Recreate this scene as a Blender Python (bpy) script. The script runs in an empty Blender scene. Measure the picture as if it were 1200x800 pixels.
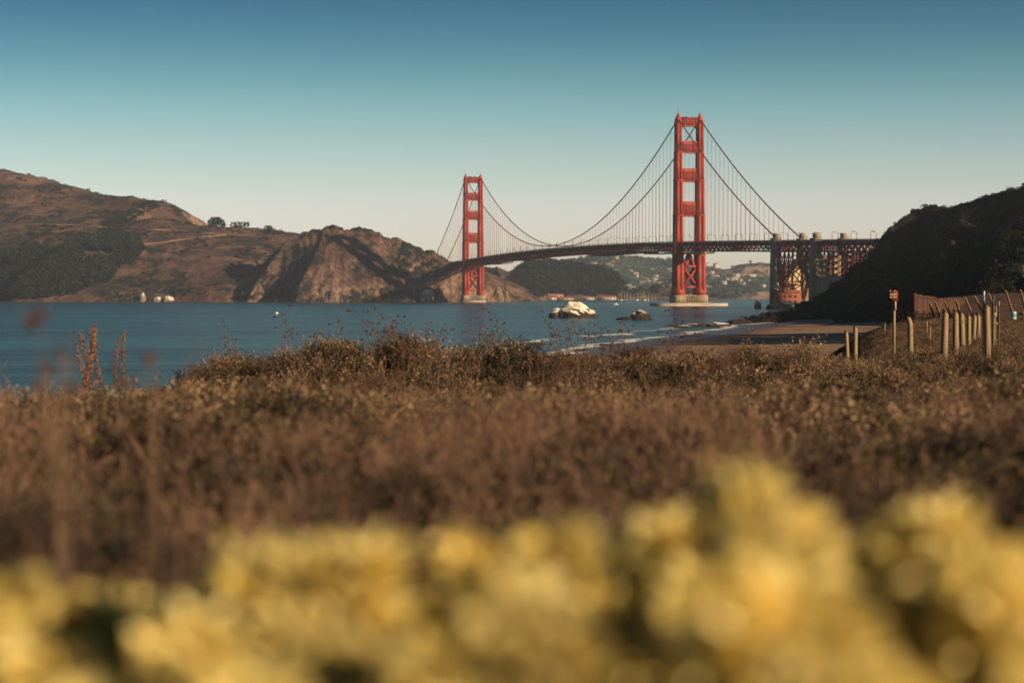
import bpy, math, random
import numpy as np
from mathutils import Vector, Matrix
random.seed(7); rng = np.random.default_rng(7)
R = math.radians
scene = bpy.context.scene
COL = scene.collection

# ------------------------------------------------------------------ camera, light, exposure
F = 2405.0            # focal length in units of a 1200-wide frame
EYE = 13.0            # eye height above the water
HOR = 346.0
cam_d = bpy.data.cameras.new('camera'); cam = bpy.data.objects.new('camera', cam_d); COL.objects.link(cam)
cam_d.sensor_width = 36.0; cam_d.lens = F / 1200 * 36
cam.location = (0, 0, EYE)
cam.rotation_euler = (R(90) - math.atan(54 / F), 0, 0)
cam_d.clip_start = 0.05; cam_d.clip_end = 40000
cam_d.dof.use_dof = True; cam_d.dof.focus_distance = 95.0; cam_d.dof.aperture_fstop = 1.9
scene.camera = cam

SUN_EL, SUN_AZ = 17.0, 126.0   # azimuth measured clockwise from +Y (the view direction)
sdir = Vector((math.sin(R(SUN_AZ)) * math.cos(R(SUN_EL)), math.cos(R(SUN_AZ)) * math.cos(R(SUN_EL)), math.sin(R(SUN_EL))))
sun_d = bpy.data.lights.new('sun', 'SUN'); sun = bpy.data.objects.new('sun', sun_d); COL.objects.link(sun)
sun_d.energy = 5.0; sun_d.angle = R(0.5); sun_d.color = (1.0, 0.77, 0.52)
sun.rotation_euler = sdir.to_track_quat('Z', 'Y').to_euler(); sun.location = (300, -300, 400)

world = bpy.data.worlds.new('World'); scene.world = world; world.use_nodes = True
wn = world.node_tree; wn.nodes.clear()
sky = wn.nodes.new('ShaderNodeTexSky'); sky.sky_type = 'NISHITA'; sky.sun_disc = False
sky.sun_elevation = R(SUN_EL); sky.sun_rotation = R(SUN_AZ)
sky.altitude = 0; sky.air_density = 1.0; sky.dust_density = 0.6; sky.ozone_density = 2.5
hs = wn.nodes.new('ShaderNodeHueSaturation'); hs.inputs['Hue'].default_value = 0.482; hs.inputs['Saturation'].default_value = 1.0
bg = wn.nodes.new('ShaderNodeBackground'); bg.inputs['Strength'].default_value = 0.12
wo = wn.nodes.new('ShaderNodeOutputWorld')
tcw = wn.nodes.new('ShaderNodeTexCoord'); sxw = wn.nodes.new('ShaderNodeSeparateXYZ'); wn.links.new(tcw.outputs['Generated'], sxw.inputs[0])
mrw = wn.nodes.new('ShaderNodeMapRange'); mrw.inputs[1].default_value = 0.0; mrw.inputs[2].default_value = 0.25; wn.links.new(sxw.outputs[2], mrw.inputs[0])
rw = wn.nodes.new('ShaderNodeValToRGB'); cr = rw.color_ramp; cr.interpolation = 'B_SPLINE'      # clear autumn air: the blue deepens quickly above the pale horizon
for i_, (p_, c_) in enumerate(((0.0, (1.14, .96, 1.12)), (.12, (1.11, .935, 1.08)), (.22, (.83, .775, .785)), (.38, (.30, .47, .475)), (.52, (.075, .225, .30)), (.66, (.028, .135, .205)), (1.0, (.02, .11, .18)))):
    el = cr.elements[i_] if i_ < 2 else cr.elements.new(p_); el.position = p_; el.color = (*c_, 1)
mxw = wn.nodes.new('ShaderNodeMix'); mxw.data_type = 'RGBA'; mxw.blend_type = 'MULTIPLY'; mxw.inputs[0].default_value = 1.0; mxw.clamp_result = False
wn.links.new(mrw.outputs[0], rw.inputs[0]); wn.links.new(sky.outputs[0], hs.inputs['Color']); wn.links.new(hs.outputs[0], mxw.inputs[6]); wn.links.new(rw.outputs[0], mxw.inputs[7])
wn.links.new(mxw.outputs[2], bg.inputs['Color']); wn.links.new(bg.outputs[0], wo.inputs[0])

vs = scene.view_settings; vs.view_transform = 'Standard'; vs.look = 'None'; vs.exposure = 0.60; vs.gamma = 1.0
scene.render.engine = 'CYCLES'
cy = scene.cycles
cy.max_bounces = 6; cy.diffuse_bounces = 2; cy.glossy_bounces = 3; cy.transparent_max_bounces = 12; cy.volume_bounces = 0
cy.use_denoising = True
try: cy.denoiser = 'OPENIMAGEDENOISE'
except Exception: pass
cy.use_adaptive_sampling = True; cy.adaptive_threshold = 0.015

# ------------------------------------------------------------------ helpers
def P(px, y, D):
    "a point at depth D metres seen at that place of a 1200x800 frame"
    return ((px - 600) / F * D, D, EYE + (HOR - y) / F * D)

def tag(o, label=None, cat=None, group=None, kind=None):
    if label: o['label'] = label
    if cat: o['category'] = cat
    if group: o['group'] = group
    if kind: o['kind'] = kind
    return o

def empty(name, loc=(0, 0, 0), rz=0.0, parent=None):
    o = bpy.data.objects.new(name, None); COL.objects.link(o); o.location = loc; o.rotation_euler = (0, 0, rz)
    o.empty_display_size = 0.2
    if parent: o.parent = parent
    return o

class MB:
    "collects polygons of several sizes; numpy based"
    def __init__(s): s.v = []; s.f = []; s.m = []; s.n = 0; s.r = []
    def add(s, verts, faces, mi=0, rnd=None):
        verts = np.asarray(verts, float); faces = np.asarray(faces, int)
        s.v.append(verts); s.f.append(faces + s.n); s.n += len(verts)
        s.m.append(np.full(len(faces), mi)); s.r.append(np.full(len(faces), random.random() if rnd is None else rnd) if np.ndim(rnd) == 0 else np.asarray(rnd))
    def box(s, c, d, mi=0, rz=0.0, top=None):
        x, y, z = [k / 2 for k in d]; tx, ty = (x, y) if top is None else (top[0] / 2, top[1] / 2)
        v = np.array([(-x, -y, -z), (x, -y, -z), (x, y, -z), (-x, y, -z), (-tx, -ty, z), (tx, -ty, z), (tx, ty, z), (-tx, ty, z)])
        if rz: v = v @ np.array([[math.cos(rz), math.sin(rz), 0], [-math.sin(rz), math.cos(rz), 0], [0, 0, 1]])
        s.add(v + np.array(c), [(0, 3, 2, 1), (4, 5, 6, 7), (0, 1, 5, 4), (1, 2, 6, 5), (2, 3, 7, 6), (3, 0, 4, 7)], mi)
        return s
    def bar(s, a, b, w, h=None, mi=0, w2=None):
        a = np.array(a, float); b = np.array(b, float); h = h or w
        d = b - a; L = np.linalg.norm(d)
        if L < 1e-9: return s
        d /= L; up = np.array((0, 0, 1.0)) if abs(d[2]) < .95 else np.array((0, 1.0, 0))
        sx = np.cross(d, up); sx /= np.linalg.norm(sx); sy = np.cross(sx, d); k = (w2 / w) if w2 else 1
        q = [(-1, -1), (1, -1), (1, 1), (-1, 1)]
        v = [a + sx * w / 2 * i + sy * h / 2 * j for i, j in q] + [b + (sx * w / 2 * i + sy * h / 2 * j) * k for i, j in q]
        s.add(v, [(0, 3, 2, 1), (4, 5, 6, 7), (0, 1, 5, 4), (1, 2, 6, 5), (2, 3, 7, 6), (3, 0, 4, 7)], mi)
        return s
    def tube(s, pts, rad, n=8, mi=0, caps=True):
        pts = np.array(pts, float); rad = np.broadcast_to(np.asarray(rad, float), (len(pts),))
        rings = []
        ref = np.array((0, 0, 1.0))
        for i, p in enumerate(pts):
            t = pts[min(i + 1, len(pts) - 1)] - pts[max(i - 1, 0)]; t /= np.linalg.norm(t) + 1e-12
            u = np.cross(t, ref if abs(t[2]) < .95 else np.array((0, 1.0, 0))); u /= np.linalg.norm(u); w = np.cross(u, t)
            a = np.arange(n) / n * 2 * math.pi
            rings.append(p + rad[i] * (np.cos(a)[:, None] * u + np.sin(a)[:, None] * w))
        v = np.concatenate(rings); f = []
        for i in range(len(pts) - 1):
            for j in range(n): f.append((i * n + j, i * n + (j + 1) % n, (i + 1) * n + (j + 1) % n, (i + 1) * n + j))
        s.add(v, f, mi)
        if caps:
            c0 = len(v)
            s.add(np.vstack([rings[0], pts[:1]]), [(j, n, n, (j + 1) % n)[:2] + ((j + 1) % n,) for j in range(n)], mi)
            s.add(np.vstack([rings[-1], pts[-1:]]), [(j, (j + 1) % n, n) for j in range(n)], mi)
        return s
    def lathe(s, prof, n=16, c=(0, 0, 0), mi=0):
        v = []; f = []
        for r, z in prof:
            for j in range(n): v.append((c[0] + r * math.cos(2 * math.pi * j / n), c[1] + r * math.sin(2 * math.pi * j / n), c[2] + z))
        for i in range(len(prof) - 1):
            for j in range(n): f.append((i * n + j, i * n + (j + 1) % n, (i + 1) * n + (j + 1) % n, (i + 1) * n + j))
        s.add(v, f, mi); return s
    def prism(s, poly, y0, y1, mi=0):
        "polygon in (x,z) extruded along y"
        n = len(poly); v = [(x, y0, z) for x, z in poly] + [(x, y1, z) for x, z in poly]
        s.add(v, [(i, (i + 1) % n, n + (i + 1) % n, n + i) for i in range(n)], mi)
        s.add(v, [list(range(n))], mi); s.add(v, [list(range(2 * n - 1, n - 1, -1))], mi); return s
    def mesh(s, name, mats, smooth=False):
        V = np.concatenate(s.v) if s.v else np.zeros((0, 3))
        me = bpy.data.meshes.new(name)
        tot = np.concatenate([np.full(len(f), f.shape[1]) for f in s.f]); idx = np.concatenate([f.ravel() for f in s.f])
        me.vertices.add(len(V)); me.vertices.foreach_set('co', V.ravel())
        me.loops.add(len(idx)); me.loops.foreach_set('vertex_index', idx)
        me.polygons.add(len(tot)); st = np.concatenate([[0], np.cumsum(tot)[:-1]])
        me.polygons.foreach_set('loop_start', st); me.polygons.foreach_set('loop_total', tot)
        me.polygons.foreach_set('material_index', np.concatenate(s.m))
        at = me.attributes.new('rnd', 'FLOAT', 'FACE'); at.data.foreach_set('value', np.concatenate(s.r).astype(np.float32))
        for m in (mats if isinstance(mats, (list, tuple)) else [mats]): me.materials.append(m)
        me.update(calc_edges=True); me.validate()
        if smooth: me.polygons.foreach_set('use_smooth', np.ones(len(me.polygons), bool))
        return me
    def build(s, name, mats, parent=None, loc=(0, 0, 0), rz=0.0, smooth=False):
        o = bpy.data.objects.new(name, s.mesh(name, mats, smooth)); COL.objects.link(o)
        o.location = loc; o.rotation_euler = (0, 0, rz)
        if parent: o.parent = parent
        return o

def place(name, me, loc=(0, 0, 0), rz=0.0, sc=1.0, parent=None):
    o = bpy.data.objects.new(name, me); COL.objects.link(o); o.location = loc; o.rotation_euler = (0, 0, rz)
    o.scale = (sc, sc, sc) if np.ndim(sc) == 0 else sc
    if parent: o.parent = parent
    return o

def copy_tree(o, parent=None):
    c = o.copy(); COL.objects.link(c)
    if parent: c.parent = parent
    for ch in list(o.children): copy_tree(ch, c)
    return c

# ---- noise
_perm = rng.permutation(4096); _grd = rng.random((4096, 2)) * 2 * math.pi
def pn(x, y):
    xi = np.floor(x).astype(int); yi = np.floor(y).astype(int); xf = x - xi; yf = y - yi
    u = xf ** 3 * (xf * (xf * 6 - 15) + 10); v = yf ** 3 * (yf * (yf * 6 - 15) + 10)
    def gr(i, j):
        h = _perm[(_perm[(xi + i) & 4095] + yi + j) & 4095]; a = _grd[h, 0]
        return np.cos(a) * (xf - i) + np.sin(a) * (yf - j)
    return (gr(0, 0) * (1 - u) + gr(1, 0) * u) * (1 - v) + (gr(0, 1) * (1 - u) + gr(1, 1) * u) * v
def fbm(x, y, oct=4, gain=.5):
    t = 0; a = 1; f = 1
    for i in range(oct): t = t + a * pn(x * f + 17.3 * i, y * f - 9.1 * i); a *= gain; f *= 2.03
    return t
def ridged(x, y, oct=4, gain=.5):
    t = 0; a = 1; f = 1
    for i in range(oct): t = t + a * (1 - 2 * np.abs(pn(x * f + 31.7 * i, y * f + 5.3 * i)) * 1.4); a *= gain; f *= 2.1
    return t
def sstep(a, b, x):
    t = np.clip((x - a) / (b - a), 0, 1); return t * t * (3 - 2 * t)

# ---- materials
K_ = .76
def mat(name, c1, c2=None, scale=1.0, rough=.85, bump=0.0, bscale=None, spec=.3, c3=None, use_rnd=False, lo=.35, hi=.65, stretch=None, detail=6, inst=0.0, transl=0.0, metal=0.0, emit=None):
    c1, c2, c3 = [tuple(q * K_ for q in c) if c else c for c in (c1, c2, c3)]
    m = bpy.data.materials.new(name); m.use_nodes = True; nt = m.node_tree; N = nt.nodes; L = nt.links
    b = N['Principled BSDF']; b.inputs['Roughness'].default_value = rough; b.inputs['Specular IOR Level'].default_value = spec; b.inputs['Metallic'].default_value = metal
    b.inputs['Base Color'].default_value = (*c1, 1)
    src = None
    geo = N.new('ShaderNodeNewGeometry'); mp = N.new('ShaderNodeMapping')
    tc = N.new('ShaderNodeTexCoord'); L.new(tc.outputs['Object'], mp.inputs['Vector'])
    if stretch: mp.inputs['Scale'].default_value = stretch
    if c2 is not None:
        ramp = N.new('ShaderNodeValToRGB'); e = ramp.color_ramp.elements
        e[0].position = lo; e[0].color = (*c1, 1); e[1].position = hi; e[1].color = (*c2, 1)
        if c3: k = e.new((lo + hi) / 2); k.color = (*c3, 1)
        if use_rnd:
            a = N.new('ShaderNodeAttribute'); a.attribute_name = 'rnd'; L.new(a.outputs['Fac'], ramp.inputs[0])
        else:
            n = N.new('ShaderNodeTexNoise'); n.inputs['Scale'].default_value = scale; n.inputs['Detail'].default_value = detail; n.inputs['Roughness'].default_value = .6
            L.new(mp.outputs[0], n.inputs['Vector']); L.new(n.outputs[0], ramp.inputs[0])
        src = ramp.outputs[0]
        if inst:
            oi = N.new('ShaderNodeObjectInfo'); h = N.new('ShaderNodeHueSaturation'); mr = N.new('ShaderNodeMapRange')
            mr.inputs[3].default_value = 1 - inst; mr.inputs[4].default_value = 1 + inst
            L.new(oi.outputs['Random'], mr.inputs[0]); L.new(mr.outputs[0], h.inputs['Value']); L.new(src, h.inputs['Color']); src = h.outputs[0]
        L.new(src, b.inputs['Base Color'])
    if bump:
        n2 = N.new('ShaderNodeTexNoise'); n2.inputs['Scale'].default_value = bscale or scale * 2; n2.inputs['Detail'].default_value = 8
        L.new(mp.outputs[0], n2.inputs['Vector'])
        bp = N.new('ShaderNodeBump'); bp.inputs['Strength'].default_value = 1.0; bp.inputs['Distance'].default_value = bump
        L.new(n2.outputs[0], bp.inputs['Height']); L.new(bp.outputs[0], b.inputs['Normal'])
    if transl:
        tr = N.new('ShaderNodeBsdfTranslucent'); mx = N.new('ShaderNodeMixShader'); mx.inputs[0].default_value = transl
        if src is not None: L.new(src, tr.inputs[0])
        else: tr.inputs[0].default_value = (*c1, 1)
        L.new(b.outputs[0], mx.inputs[1]); L.new(tr.outputs[0], mx.inputs[2]); L.new(mx.outputs[0], N['Material Output'].inputs[0])
    return m

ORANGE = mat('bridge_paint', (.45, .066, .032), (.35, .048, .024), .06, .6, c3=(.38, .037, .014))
DECK_SHADEP = mat('shaded_deck_paint', (.26, .030, .022), (.20, .024, .018), .05, .65)  # bridge paint darkened: shade of the deck side is in this colour
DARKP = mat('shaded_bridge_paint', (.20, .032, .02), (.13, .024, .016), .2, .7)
CABLE = mat('cable_paint', (.22, .03, .018), rough=.6)
ROPE = mat('rope_paint', (.30, .08, .06), rough=.6)
CONC = mat('old_concrete', (.36, .30, .21), (.24, .20, .145), .12, .9, stretch=(1, 1, .3))
PIERC = mat('pier_concrete', (.48, .36, .24), (.30, .22, .15), .25, .9, stretch=(1, 1, .15))
PIER_LIT = mat('sunlit_concrete', (.62, .46, .24), (.48, .34, .18), .15, .9, stretch=(1, 1, .3))  # sunlit gold of the pylon cross walls put into the concrete colour
BRICK = mat('fort_brick', (.36, .12, .07), (.25, .08, .05), .3, .9)
ASPH = mat('asphalt', (.05, .05, .05), (.06, .058, .055), 2, .9)

# ------------------------------------------------------------------ terrain
def ridge_height(X, Y, ridges, k=9.0):
    "smooth maximum of sloping walls that fall away from 3-D ridge lines"
    acc = None; mx = np.full(X.shape, -1e9)
    hs_ = []
    for pts, sl in ridges:
        W = [P(*p) for p in pts]; rd_ = 0.0
        if isinstance(sl, list): sl, rd_ = sl
        best = np.full(X.shape, -1e9); bd = np.full(X.shape, 1e12)
        for a, b in zip(W[:-1], W[1:]):
            dx, dy = b[0] - a[0], b[1] - a[1]; L2 = dx * dx + dy * dy + 1e-9
            t = np.clip(((X - a[0]) * dx + (Y - a[1]) * dy) / L2, 0, 1)
            d = np.hypot(X - a[0] - t * dx, Y - a[1] - t * dy); z = a[2] + t * (b[2] - a[2])
            sn = (dx * (Y - a[1] - t * dy) - dy * (X - a[0] - t * dx)) / (math.sqrt(L2) * (d + .5)); q = d - .01 * np.abs(sn) * (d > 0)
            w = sstep(-.25, .25, sn); k_ = sl[1] + (sl[0] - sl[1]) * w if isinstance(sl, tuple) else sl      # (left of the line's direction, right of it)
            v = z - k_ * (np.sqrt(d * d + rd_ * rd_) - rd_); up = q < bd; best = np.where(up, v, best); bd = np.where(up, q, bd)
        hs_.append(best)
    H = np.stack(hs_); mx = H.max(0)
    return mx + k * np.log(np.exp((H - mx) / k).sum(0)) - k * .15

def heightfield(name, fn, px0, px1, npx, D0, D1, nD, m, grade=1.0, smooth=True):
    "sheet of ground laid out on a fan of bearings and ranges"
    a = np.linspace(px0, px1, npx); s = np.linspace(0, 1, nD) ** grade; D = D0 + (D1 - D0) * s
    A, DD = np.meshgrid(a, D); X = (A - 600) / F * DD; Y = DD; Z = fn(X, Y)
    v = np.stack([X.ravel(), Y.ravel(), Z.ravel()], 1)
    i = np.arange(nD - 1)[:, None] * npx + np.arange(npx - 1)[None]; i = i.ravel()
    f = np.stack([i, i + 1, i + npx + 1, i + npx], 1)
    b = MB(); b.add(v, f, 0, 0.5)
    o = b.build(name, m, smooth=smooth); return o

def hit(fn, px, y, D0, D1, n=700):
    "where the line of sight meets the ground"
    D = np.linspace(D0, D1, n); X = (px - 600) / F * D; Z = EYE + (HOR - y) / F * D
    g = fn(X, D) - Z; w = np.where(g > 0)[0]
    if len(w) == 0: return None
    i = w[0]; return (X[i], D[i], float(fn(X[i:i + 1], D[i:i + 1])[0]))

MARIN = [
 ([(-500, 215, 5600), (-300, 190, 5500), (-60, 200, 5250), (0, 204, 5150), (40, 206, 5100), (75, 222, 5000), (100, 227, 4950), (150, 228, 4850), (187, 233, 4720), (204, 249, 4700), (222, 264, 4680), (250, 272, 4640), (300, 276, 4600), (350, 273, 4500), (400, 275, 4500), (470, 283, 4500), (540, 306, 4450)], .50),
 ([(0, 204, 5150), (20, 235, 4850), (45, 268, 4550), (60, 310, 4250), (70, 350, 4050)], .50),
 ([(75, 222, 5000), (95, 247, 4750), (112, 278, 4500), (130, 308, 4300), (140, 348, 4080)], .50),
 ([(186, 268, 4560), (190, 276, 4450), (200, 288, 4330), (215, 312, 4180), (222, 350, 4030)], (.42, .62)),
 ([(176, 262, 4560), (165, 266, 4520), (148, 271, 4450), (122, 274, 4380)], (.34, .95)),
 ([(252, 282, 4500), (256, 290, 4420), (262, 315, 4250), (262, 350, 4080)], .48),
 ([(300, 275, 4550), (310, 290, 4400), (330, 330, 4200)], .48),
 ([(250, 275, 4450), (262, 290, 4250), (276, 305, 4110), (292, 322, 4020)], .5),
 ([(-60, 200, 5250), (-70, 250, 4800), (-60, 300, 4400), (-40, 350, 4100)], .5),
 ([(-300, 190, 5500), (-260, 260, 4800), (-240, 350, 4150)], .5)]
CLIFF = [
 ([(258, 352, 3950), (275, 336, 3955), (300, 313, 3960), (335, 286, 3965), (362, 270, 3965), (380, 266, 3960), (405, 266, 3955), (428, 268, 3950), (448, 274, 3940), (470, 282, 3925), (500, 291, 3900), (520, 301, 3875), (535, 309, 3855), (552, 322, 3838), (570, 338, 3828), (588, 350, 3822)], .88),
 ([(380, 267, 3958), (375, 283, 3910), (367, 303, 3860), (353, 330, 3810), (344, 352, 3765)], (.35, 1.3)),
 ([(335, 286, 3965), (318, 306, 3930), (300, 330, 3890), (285, 351, 3855)], (.6, 1.3)),
 ([(528, 305, 3866), (530, 322, 3835), (532, 350, 3800)], (.9, 1.5))]
def marin(X, Y):
    h = ridge_height(X, Y, [(p, [sl, 55.0]) for p, sl in MARIN], 26) - 6
    hc = ridge_height(X, Y, CLIFF, 5)
    c = np.clip(h / 60, 0, 1)
    h = h + c * (5 * (ridged(X / 260, Y / 420, 3, .4) - .6) + 7 * pn(X / 420, Y / 420) + 3.0 * fbm(X / 70, Y / 70, 4))
    cc = np.clip(hc / 40, 0, 1)
    hc = hc + cc * (5.5 * (ridged(X / 48 + Y / 300, Y / 210, 4, .55) - .7) + 3.4 * fbm(X / 30, Y / 30, 4, .5))
    z = np.maximum(h, hc)
    # sea cliffs: the lowest slopes break off steeply
    z = np.where(z < 26, z - 13 * (1 - np.clip(z / 26, 0, 1)) - 3 * ridged(X / 40, Y / 40, 3) * sstep(0, 18, z) * sstep(40, 18, z), z)
    return np.maximum(z, -8)
BAKER = [
 ([(535, 306, 4900), (560, 309, 4850), (582, 313, 4800), (600, 319, 4760), (614, 331, 4720), (628, 347, 4690)], .55),
 ([(582, 313, 4800), (590, 330, 4650), (595, 350, 4520)], .6),
 ([(585, 330, 5450), (600, 322, 5450), (618, 313, 5450), (640, 310, 5450), (665, 314, 5450), (690, 319, 5400), (708, 321, 5350), (722, 332, 5300), (735, 345, 5250)], .42),
 ([(690, 345, 5420), (715, 341, 5480), (745, 339, 5500), (775, 337, 5500), (800, 337, 5500), (830, 345, 5500)], .35)]
def baker(X, Y):
    h = ridge_height(X, Y, BAKER, 5); h = h + np.clip(h / 30, 0, 1) * (5 * fbm(X / 90, Y / 90, 4))
    shelf = 2.0 - 14 * sstep(5010, 4975, Y) - 14 * sstep(160, 280, (X - 285) + 0 * Y) - 14 * sstep(-30, -60, X)
    return np.maximum(np.maximum(h, shelf), -6)
FAR = [
 ([(480, 325, 8600), (560, 322, 8600), (600, 320, 8600), (640, 314, 8500), (672, 308, 8500), (700, 302, 8400), (722, 300, 8400), (745, 302, 8400), (770, 306, 8400), (800, 310, 8300), (830, 311, 8300), (850, 314, 8200), (870, 312, 8200), (890, 309, 8200), (910, 311, 8200), (950, 306, 8200), (1050, 303, 8300), (1300, 300, 8500)], .30),
 ([(722, 300, 8400), (735, 320, 7800), (745, 345, 7300)], .30),
 ([(800, 318, 7900), (820, 326, 7500), (850, 331, 7300), (880, 333, 7200), (920, 333, 7200), (1000, 330, 7300), (1200, 320, 7500)], .40),
 ([(890, 309, 8200), (865, 320, 7900), (850, 331, 7600)], .32),
 ([(640, 314, 8500), (660, 335, 7700)], .3)]
def far(X, Y):
    h = ridge_height(X, Y, FAR, 8); h = h + np.clip(h / 40, 0, 1) * (12 * (ridged(X / 330, Y / 330, 4) - .6) + 4 * fbm(X / 70, Y / 70, 3))
    return np.maximum(h, -8)

# near land ----------------------------------------------------
SHORE = np.array([(-150, 60), (-80, 190), (-30, 310), (-6, 385), (15, 447), (27, 539), (49, 625), (66, 695), (87, 802), (105, 893), (125, 960)], float)
def shore_d(X, Y):
    best = np.full(X.shape, 1e9); sg = np.ones(X.shape)
    for a, b in zip(SHORE[:-1], SHORE[1:]):
        d = b - a; t = np.clip(((X - a[0]) * d[0] + (Y - a[1]) * d[1]) / (d @ d), 0, 1)
        q = np.hypot(X - a[0] - t * d[0], Y - a[1] - t * d[1]); c = d[0] * (Y - a[1]) - d[1] * (X - a[0])
        sg = np.where(q < best, np.sign(-c), sg); best = np.minimum(best, q)
    return best * sg
def beach(X, Y):
    d = shore_d(X, Y); d = d + 3.0 * pn(X / 22, Y / 40)
    z = np.where(d > 0, np.minimum(.028 * d, 2.6 + .004 * d), .05 * d)
    return np.maximum(z + .06 * fbm(X / 5, Y / 9, 3) * sstep(0, 15, d) + .25 * pn(X / 28, Y / 60) * sstep(10, 40, d), -4)
BLUFF = [
 ([(860, 379, 935), (870, 373, 945), (880, 370, 960), (895, 366.5, 985), (908, 365.5, 1005), (930, 360, 1040), (955, 349, 1090), (985, 330, 1180), (1010, 308, 1230), (1025, 290, 1250), (1045, 266, 1280), (1070, 249, 1300), (1095, 240, 1300), (1130, 233, 1280), (1160, 228, 1250), (1200, 222, 1200), (1300, 185, 1150), (1500, 165, 1100)], (1.8, .60)),
 ([(1044, 285, 1200), (1035, 310, 1110), (1010, 348, 980), (985, 373, 880)], (.6, 1.0)),
 ([(1128, 248, 1200), (1120, 280, 1080), (1090, 328, 900), (1065, 369, 800)], (.6, .9)),
 ([(1200, 240, 1100), (1195, 270, 980), (1170, 315, 800), (1150, 351, 700)], (.6, .9)),
 ([(1300, 200, 1080), (1330, 250, 850), (1300, 320, 640), (1320, 350, 520), (1400, 340, 430)], (.6, .9))]
def bluff(X, Y):
    h = ridge_height(X, Y, BLUFF, 5)
    h = h + np.clip(h / 30, 0, 1) * (4.0 * (ridged(X / 75, Y / 95, 4, .55) - .9) + 1.6 * fbm(X / 14, Y / 14, 4))
    return np.maximum(h, -6)
def dune(X, Y):
    z = 12.2 - .03 * np.clip(Y, -20, 40) - .004 * np.clip(Y - 40, 0, 60)
    z = z - .82 * sstep(-4, -9.0, X) * sstep(8, 35, Y) + (.55 * np.exp(-((Y - 39) / 4.5) ** 2) - .22 * np.exp(-((Y - 28) / 6.0) ** 2)) * sstep(-8.5, -5, X) * sstep(9.5, 6, X)
    z = z + (.10 * fbm(X / 3.2, Y / 3.2, 3) + .12 * pn(X / 9, Y / 9)) * sstep(2, 8, Y)
    edge = 8 + 25 * (Y - 45) / 135.0            # the terrace runs on to the right, the slope to the beach lies left of it
    off = sstep(0, 40, (Y - 45)) * sstep(4, -24, X - edge)
    off2 = sstep(205, 290, Y)
    return z - 14 * np.maximum(off, off2)
def G(x, y): return float(dune(np.array([float(x)]), np.array([float(y)]))[0])
def B(x, y): return float(beach(np.array([float(x)]), np.array([float(y)]))[0])

def hill_mat(name, grass, brown, rock, scrub, scrub_amt, s, steep=(.55, .8), bump=4.0):
    grass, brown, rock, scrub = [tuple(q * K_ for q in c) for c in (grass, brown, rock, scrub)]
    m = bpy.data.materials.new(name); m.use_nodes = True; nt = m.node_tree; N = nt.nodes; L = nt.links; b = N['Principled BSDF']
    b.inputs['Roughness'].default_value = .95; b.inputs['Specular IOR Level'].default_value = .1
    tc = N.new('ShaderNodeTexCoord'); geo = N.new('ShaderNodeNewGeometry')
    def noise(sc, det=6, dist=0.0, ro=.6):
        n = N.new('ShaderNodeTexNoise'); n.inputs['Scale'].default_value = sc; n.inputs['Detail'].default_value = det; n.inputs['Distortion'].default_value = dist; n.inputs['Roughness'].default_value = ro
        L.new(tc.outputs['Object'], n.inputs['Vector']); return n.outputs[0]
    def ramp(src, p0, p1):
        r = N.new('ShaderNodeMapRange'); r.interpolation_type = 'SMOOTHSTEP'; r.inputs[1].default_value = p0; r.inputs[2].default_value = p1; L.new(src, r.inputs[0]); return r.outputs[0]
    def mix(f, a, c):
        x = N.new('ShaderNodeMix'); x.data_type = 'RGBA'; L.new(f, x.inputs[0])
        for v, i in ((a, 6), (c, 7)):
            if isinstance(v, tuple): x.inputs[i].default_value = (*v, 1)
            else: L.new(v, x.inputs[i])
        return x.outputs[2]
    c = mix(ramp(noise(.006 * s, 5, .6), .40, .60), brown, grass)
    c = mix(ramp(noise(.05 * s, 6), .42, .68), c, tuple(k * .62 for k in brown))
    sx = N.new('ShaderNodeSeparateXYZ'); L.new(geo.outputs['Normal'], sx.inputs[0])
    st = N.new('ShaderNodeMath'); st.operation = 'ADD'; nn = N.new('ShaderNodeMath'); nn.operation = 'MULTIPLY'; nn.inputs[1].default_value = .35
    L.new(noise(.03 * s, 5), nn.inputs[0]); L.new(sx.outputs[2], st.inputs[0]); L.new(nn.outputs[0], st.inputs[1])
    rk = ramp(st.outputs[0], steep[1] + .175, steep[0] + .175)
    c = mix(rk, c, mix(ramp(noise(.11 * s, 7), .35, .65), rock, tuple(k * .38 for k in rock)))
    a1 = N.new('ShaderNodeMath'); a1.operation = 'MULTIPLY'; L.new(ramp(noise(.010 * s, 4, .8), .62 - scrub_amt, .70 - scrub_amt), a1.inputs[0]); L.new(ramp(noise(.09 * s, 5), .38, .5), a1.inputs[1])
    c = mix(a1.outputs[0], c, scrub)
    L.new(c, b.inputs['Base Color'])
    bp = N.new('ShaderNodeBump'); bp.inputs['Distance'].default_value = bump; L.new(noise(.06 * s, 9, 0, .7), bp.inputs['Height']); L.new(bp.outputs[0], b.inputs['Normal'])
    return m

M_MARIN = hill_mat('marin_slope', (.27, .160, .108), (.155, .085, .066), (.40, .255, .175), (.034, .034, .030), .14, 1.0, bump=8.0)
M_BAKER = hill_mat('baker_slope', (.24, .17, .10), (.13, .08, .05), (.28, .19, .11), (.03, .038, .03), .10, 1.2)
M_FAR = hill_mat('hazed_far_slope', (.42, .29, .20), (.34, .23, .16), (.2, .14, .1), (.03, .045, .035), .16, .5)  # grass and soil lightened, part of the distance haze is in these colours
M_BLUFF = hill_mat('bluff_slope', (.035, .036, .022), (.028, .026, .018), (.075, .05, .032), (.012, .018, .012), .14, 4.0, steep=(.5, .72), bump=1.2)

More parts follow.
